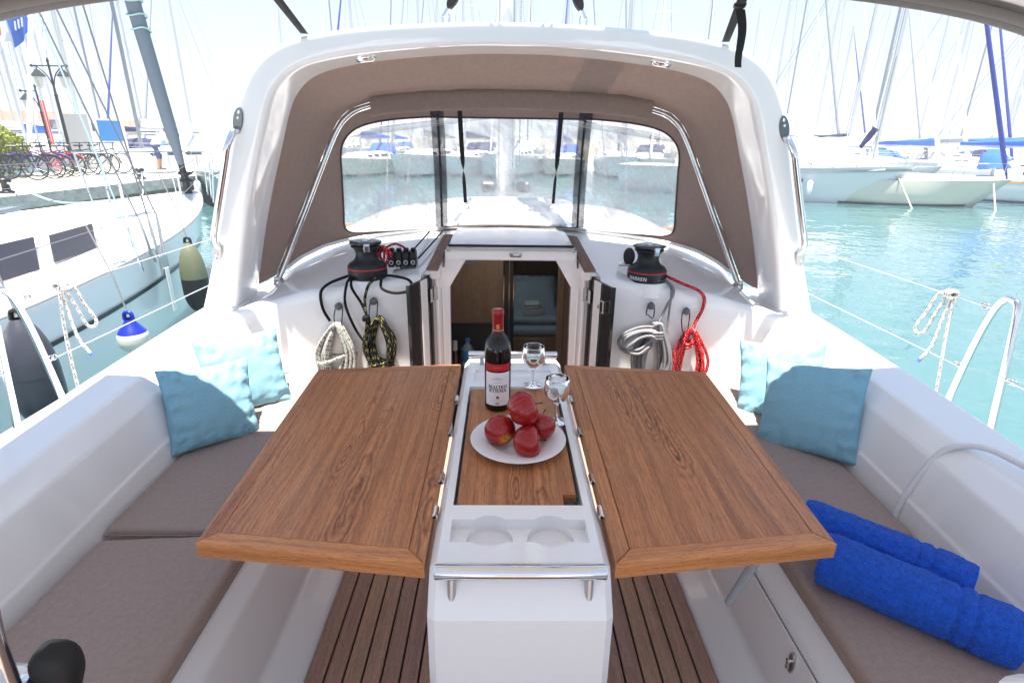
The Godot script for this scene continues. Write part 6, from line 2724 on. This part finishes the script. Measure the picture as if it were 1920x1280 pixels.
		grid(st, rows)
		var cl := part(fl, "cloth", st, mat(e[2], 0.8))
		st = mb()
		for k in 3:
			rod(st, V(-0.25 - 0.14 * k, e[3] + 0.05 - 0.06 * k, 0.14), V(-0.20 - 0.14 * k, e[3] + 0.35 - 0.06 * k, 0.14), 0.03, 5)
		part(cl, "mark", st, M.white if e[4] == "blue" else mat(Color(0.85, 0.45, 0.20), 0.7))
	build_person()


# ---------------------------------------------------------------- a man stooping on the quay
func build_person() -> void:
	var o := thing("person", "person in a white shirt and navy shorts stooping on the quay", "person", V(-13.3, QUAY, -22.3), deg_to_rad(-60.0))
	# joints of the pose: feet apart, hips bent, arms reaching down; facing -z
	var bones := [
		[V(-0.10, 0.05, 0.05), V(-0.10, 0.46, -0.02), 0.045, 0.055, 0], [V(-0.10, 0.46, -0.02), V(-0.09, 0.86, 0.10), 0.060, 0.085, 1],
		[V(0.11, 0.05, 0.12), V(0.11, 0.47, 0.06), 0.045, 0.055, 0], [V(0.11, 0.47, 0.06), V(0.09, 0.86, 0.10), 0.060, 0.085, 1],
		[V(-0.10, 0.04, 0.08), V(-0.10, 0.03, -0.12), 0.040, 0.030, 3], [V(0.11, 0.04, 0.15), V(0.11, 0.03, -0.05), 0.040, 0.030, 3],
		[V(0, 0.90, 0.11), V(0, 1.08, -0.02), 0.130, 0.135, 2], [V(0, 1.08, -0.02), V(0, 1.26, -0.22), 0.135, 0.130, 2],
		[V(-0.17, 1.27, -0.22), V(0.17, 1.27, -0.22), 0.070, 0.070, 2],
		[V(-0.19, 1.26, -0.23), V(-0.21, 1.02, -0.34), 0.050, 0.042, 2], [V(-0.21, 1.02, -0.34), V(-0.16, 0.84, -0.50), 0.038, 0.028, 0],
		[V(0.19, 1.26, -0.23), V(0.22, 1.02, -0.33), 0.050, 0.042, 2], [V(0.22, 1.02, -0.33), V(0.17, 0.84, -0.50), 0.038, 0.028, 0],
		[V(0, 1.30, -0.26), V(0, 1.37, -0.33), 0.050, 0.048, 0], [V(0, 1.43, -0.36), V(0, 1.38, -0.42), 0.098, 0.075, 0],
	]
	for s in [-1.0, 1.0]:
		for k in 5:
			var root := V(s * 0.165 + (k - 2) * 0.016, 0.82, -0.515)
			bones.append([root, root + V((k - 2) * 0.004, -0.06 if k > 0 else -0.03, -0.035), 0.010, 0.008, 0])
	var tone := [Color(0.42, 0.24, 0.15), Color(0.03, 0.05, 0.16), Color(0.82, 0.82, 0.82), Color(0.10, 0.08, 0.07)]
	var cell := 0.022
	var lo := V(-0.34, -0.02, -0.64)
	var nx := 31
	var ny := 72
	var nz := 42
	var field := PackedFloat32Array()
	field.resize(nx * ny * nz)
	field.fill(1.0)
	for b in bones:
		var p0: Vector3 = b[0]
		var p1: Vector3 = b[1]
		var reach: float = maxf(b[2], b[3]) + 0.07
		var mn := (p0.min(p1) - V(reach, reach, reach) - lo) / cell
		var mx := (p0.max(p1) + V(reach, reach, reach) - lo) / cell
		var ab := p1 - p0
		var l2 := maxf(ab.length_squared(), 0.00001)
		for k in range(maxi(0, int(mn.z)), mini(nz - 1, int(mx.z)) + 1):
			for j in range(maxi(0, int(mn.y)), mini(ny - 1, int(mx.y)) + 1):
				for i in range(maxi(0, int(mn.x)), mini(nx - 1, int(mx.x)) + 1):
					var p := lo + V(i, j, k) * cell
					var t := clampf((p - p0).dot(ab) / l2, 0.0, 1.0)
					var d := p.distance_to(p0 + ab * t) - lerpf(b[2], b[3], t)
					var at := (k * ny + j) * nx + i
					var o0 := field[at]
					var h := clampf(0.5 + 0.5 * (o0 - d) / 0.03, 0.0, 1.0)
					field[at] = lerpf(o0, d, h) - 0.03 * h * (1.0 - h)
	var vert := {}
	var st := mb()
	var spot := func(i: int, j: int, k: int) -> Vector3:
		var key := (k * ny + j) * nx + i
		if vert.has(key):
			return vert[key]
		var sum := Vector3.ZERO
		var cnt := 0
		for e in [[0, 0, 0, 1, 0, 0], [0, 1, 0, 1, 1, 0], [0, 0, 1, 1, 0, 1], [0, 1, 1, 1, 1, 1], [0, 0, 0, 0, 1, 0], [1, 0, 0, 1, 1, 0], [0, 0, 1, 0, 1, 1], [1, 0, 1, 1, 1, 1], [0, 0, 0, 0, 0, 1], [1, 0, 0, 1, 0, 1], [0, 1, 0, 0, 1, 1], [1, 1, 0, 1, 1, 1]]:
			var fa := field[((k + e[2]) * ny + j + e[1]) * nx + i + e[0]]
			var fb := field[((k + e[5]) * ny + j + e[4]) * nx + i + e[3]]
			if (fa < 0.0) != (fb < 0.0):
				var t := fa / (fa - fb)
				sum += V(i, j, k) + V(e[0], e[1], e[2]).lerp(V(e[3], e[4], e[5]), t)
				cnt += 1
		var r := lo + (sum / maxf(cnt, 1)) * cell
		vert[key] = r
		return r
	var paint := func(p: Vector3) -> Color:
		var best := 9.0
		var c := 0
		for b in bones:
			var q: Vector3 = Geometry3D.get_closest_point_to_segment(p, b[0], b[1])
			var d := p.distance_to(q) - maxf(b[2], b[3])
			if d < best:
				best = d
				c = b[4]
		if c == 2 and p.y < 0.93:
			c = 1
		if c == 0 and p.y > 1.40 and p.z > -0.40:
			c = 3
		return tone[c]
	for k in range(1, nz - 1):
		for j in range(1, ny - 1):
			for i in range(1, nx - 1):
				var here := field[(k * ny + j) * nx + i] < 0.0
				for ax in 3:
					var di := 1 if ax == 0 else 0
					var dj := 1 if ax == 1 else 0
					var dk := 1 if ax == 2 else 0
					var there := field[((k + dk) * ny + j + dj) * nx + i + di] < 0.0
					if here == there:
						continue
					var q := []
					if ax == 0:
						q = [spot.call(i, j - 1, k - 1), spot.call(i, j, k - 1), spot.call(i, j, k), spot.call(i, j - 1, k)]
					elif ax == 1:
						q = [spot.call(i - 1, j, k - 1), spot.call(i - 1, j, k), spot.call(i, j, k), spot.call(i, j, k - 1)]
					else:
						q = [spot.call(i - 1, j - 1, k), spot.call(i, j - 1, k), spot.call(i, j, k), spot.call(i - 1, j, k)]
					if here:
						q.reverse()
					for w in [0, 1, 2, 0, 2, 3]:
						st.set_color(paint.call(q[w]))
						st.add_vertex(q[w])
	var skin := mat(Color.WHITE, 0.8)
	skin.vertex_color_use_as_albedo = true
	part(o, "body", st, skin)


# ---------------------------------------------------------------- the rest of the marina
func heading(dx: float, dz: float) -> float:
	return atan2(-dx, -dz)


func house(label: String, at: Vector3, size: Vector3, turn: float, wall: Color, hip: bool) -> void:
	var o := thing("house", label, "building", at, turn)
	var st := mb(false)
	box(st, size, T(V(0, size.y * 0.5, 0)))
	part(o, "wall", st, mat(wall, 0.9))
	st = mb(false)
	var e := 0.5
	var rise := size.x * 0.20
	var a := [V(-size.x * 0.5 - e, size.y, -size.z * 0.5 - e), V(size.x * 0.5 + e, size.y, -size.z * 0.5 - e), V(size.x * 0.5 + e, size.y, size.z * 0.5 + e), V(-size.x * 0.5 - e, size.y, size.z * 0.5 + e)]
	var inn := size.x * 0.32 if hip else size.x * 0.5 + e
	var r0 := V(-size.x * 0.5 - e + (inn if hip else 0.0), size.y + rise, 0)
	var r1 := V(size.x * 0.5 + e - (inn if hip else 0.0), size.y + rise, 0)
	var c := V(0, size.y + 0.1, 0)
	for q in [[a[0], a[1], r1], [a[0], r1, r0], [a[2], a[3], r0], [a[2], r0, r1], [a[1], a[2], r1], [a[3], a[0], r0], [a[0], a[1], a[2]], [a[0], a[2], a[3]]]:
		tri_out(st, q[0], q[1], q[2], c)
	part(o, "roof", st, M.roof)
	var n := int(size.x / 2.4)
	for fl in int(size.y / 2.8):
		for k in n:
			st = mb(false)
			box(st, V(0.9, 1.3, 0.08), T(V(-size.x * 0.5 + size.x * (k + 0.5) / n, 1.5 + fl * 2.8, size.z * 0.5 + 0.02)), 0.01)
			part(o, "window", st, M.dark_glass if (k + fl) % 3 else M.pale_glass)


func build_marina() -> void:
	M.roof = with_relief(mat(Color(0.62, 0.42, 0.34), 0.9), relief(0.05, 3, 128, 6.0, 17), 0.5, 0.8)
	var blue := mat(Color(0.05, 0.16, 0.55), 0.8)
	var sky_blue := mat(Color(0.10, 0.36, 0.80), 0.8)
	var cream := mat(Color(0.83, 0.82, 0.76), 0.2)
	var whiteh := mat(Color(0.86, 0.87, 0.88), 0.2)
	var greyc := mat(Color(0.55, 0.57, 0.60), 0.85)
	# right: the boats along the other pontoon
	var hd := heading(0.80, 0.60)
	motor_yacht("white motor yacht with flybridge across the water on the right", V(15.4 - 0.80 * 5.6, WATER, -21.5 - 0.60 * 5.6), hd, 11.6, 3.8, whiteh)
	sailboat("moored_sailboat", "cream hulled sailboat with small cabin windows right of the motor yacht", V(18.8 - 0.86 * 5.2, WATER, -20.9 - 0.5 * 5.2), heading(0.86, 0.5), {"l": 10.6, "b": 3.2, "f": 0.86, "mast": 13.5, "hull": cream, "cover": M.boat_white, "boot": mat(Color(0.05, 0.16, 0.20), 0.4), "furl": blue})
	sailboat("moored_sailboat", "white sailboat with a yellow stripe cut off by the right edge", V(23.4, WATER, -23.6), heading(0.80, 0.6), {"l": 11.0, "b": 3.4, "f": 0.95, "mast": 14.0, "hull": whiteh, "cover": sky_blue, "stripe": mat(Color(0.80, 0.62, 0.22), 0.5), "furl": blue})
	sailboat("moored_sailboat", "sailboat with bright blue covers behind the yellow striped one", V(26.5, WATER, -27.0), heading(0.7, 0.7), {"l": 11.0, "b": 3.5, "f": 1.1, "mast": 15.5, "hull": whiteh, "cover": sky_blue, "furl": sky_blue})
	sailboat("moored_sailboat", "sailboat with navy covers behind the cream hulled one", V(17.4, WATER, -30.5), heading(0.85, 0.5), {"l": 10.0, "b": 3.3, "f": 1.05, "mast": 14.0, "hull": whiteh, "cover": M.navy, "furl": M.boat_white})
	# their bow lines going down into the water
	for e in [["pale mooring line from the cream hulled bow into the water", V(18.3, 0.15, -20.9), V(17.9, WATER, -20.0)], ["pale mooring line from the motor yacht's bow into the water", V(15.1, 0.35, -21.6), V(15.3, WATER, -20.7)]]:
		var ms := mb()
		rod(ms, e[1], e[2] + (e[2] - e[1]) * 0.15, 0.028, 6)
		tag(part(self, "mooring_line", ms, mat(Color(0.82, 0.79, 0.70), 0.8)), e[0], "rope")
	# pennants in the rigging on the right
	for e in [["yellow pennant flying in the rigging at the right", V(21.1, 2.9, -22.6), Color(0.86, 0.76, 0.20)], ["dark blue ensign flying behind the cream hulled sailboat", V(14.6, 2.15, -23.0), Color(0.06, 0.10, 0.32)]]:
		var st := mb()
		var rows := []
		for j in 9:
			var row := PackedVector3Array()
			for i in 5:
				row.append(V(-0.05 * j + 0.07 * i * (1.0 - j * 0.06), -0.09 * j - 0.03 * i, 0.03 * sin(j * 1.1 + i)))
			rows.append(row)
		grid(st, rows)
		var pn := thing("pennant", e[0], "flag", e[1])
		part(pn, "cloth", st, mat(e[2], 0.8))
		st = mb()
		rod(st, V(0.29, 2.5, 0), V(0.28, -3.4, 0), 0.012, 6)
		part(pn, "halyard", st, M.wire)
	# left: motor cruiser beyond the quay end
	motor_yacht("white motor cruiser beyond the end of the left quay", V(-9.6, WATER, -21.2), heading(0.35, 0.94), 9.5, 3.4, mat(Color(0.70, 0.80, 0.80), 0.15))
	# packed rows farther off
	var proto := []
	var looks := [
		{"l": 10.5, "b": 3.4, "f": 1.05, "mast": 14.5, "hull": whiteh, "cover": M.navy, "furl": M.boat_white},
		{"l": 11.5, "b": 3.6, "f": 1.15, "mast": 16.5, "hull": whiteh, "cover": greyc, "furl": greyc},
		{"l": 9.5, "b": 3.1, "f": 0.95, "mast": 12.5, "hull": cream, "cover": sky_blue, "furl": blue},
		{"l": 12.5, "b": 3.9, "f": 1.2, "mast": 18.5, "hull": whiteh, "cover": M.boat_white, "furl": M.boat_white, "spar": mat(Color(0.50, 0.53, 0.57), 0.4, 0.3)},
	]
	var kinds := ["navy", "grey", "bright blue", "white"]
	var g := RandomNumberGenerator.new()
	g.seed = 23
	var places := ["first", "second", "third", "fourth", "fifth", "sixth", "seventh", "eighth", "ninth", "tenth", "eleventh", "twelfth"]
	var rows_of := [
		["in the row behind the left quay", -42.0, -40.0, -16.0, -27.0, 10],
		["far behind the left quay", -66.0, -60.0, -24.0, -46.0, 12],
		["across the basin straight ahead", -9.0, -38.0, 11.0, -42.0, 7],
		["far off straight ahead", -22.0, -64.0, 22.0, -66.0, 10],
		["in the row behind the right-hand boats", 16.0, -37.0, 41.0, -30.0, 10],
		["far behind the right-hand boats", 24.0, -60.0, 64.0, -46.0, 12],
	]
	for r in rows_of:
		for k in r[5]:
			var t: float = k / float(r[5] - 1)
			var which: int = (k * 3 + int(absf(r[2]))) % 4
			var at := V(lerpf(r[1], r[3], t) + g.randf_range(-0.7, 0.7), WATER, lerpf(r[2], r[4], t) + g.randf_range(-1.2, 1.2))
			var turn := heading(g.randf_range(-0.1, 0.1), 1.0) + (0.5 if r[1] > 0 else -0.2)
			var label := "sailboat with %s cover, %s from the left %s" % [kinds[which], places[k], r[0]]
			var grp := "sailboats " + String(r[0])
			if proto.size() <= which or proto[which] == null:
				while proto.size() <= which:
					proto.append(null)
				proto[which] = sailboat("distant_sailboat", label, at, turn, looks[which], grp)
			else:
				var cpy := copy_of(proto[which], at, turn, label)
				cpy.set_meta("group", grp)
	# houses on the far shore
	house("cream house with a low tiled roof at the far left", V(-62.0, -0.6, -74.0), V(13, 2.2, 7), 0.5, Color(0.85, 0.80, 0.70), false)
	house("long pale house left of the pavilion", V(-50.0, -0.6, -78.0), V(10, 1.9, 6), 0.45, Color(0.88, 0.84, 0.76), false)
	house("square pavilion with a hipped tiled roof behind the masts", V(-42.5, -0.4, -68.0), V(4.2, 2.6, 4.2), 0.4, Color(0.82, 0.74, 0.62), true)
	house("wide ochre house behind the masts left of the arch", V(-31.0, -0.6, -84.0), V(11, 2.0, 7), 0.2, Color(0.86, 0.76, 0.60), false)
	# far shore
	var st := mb()
	var hills := []
	for j in 5:
		var row := PackedVector3Array()
		for i in 61:
			var a := lerpf(-1.25, 1.25, i / 60.0)
			var d := [78.0, 84.0, 100.0, 150.0, 220.0][j] as float
			row.append(V(sin(a) * d, [WATER - 0.5, 0.1, 0.3, 1.0, 2.5][j] + (1.2 * noise.get_noise_2d(a * 6.0, j) if j > 2 else 0.0), -cos(a) * d + 10.0))
		hills.append(row)
	grid(st, hills)
	var shore := part(self, "far_shore", st, mat(Color(0.60, 0.58, 0.52), 0.95))
	shore.set_meta("kind", "structure")
	shore.set_meta("label", "low pale far shore beyond the boats")
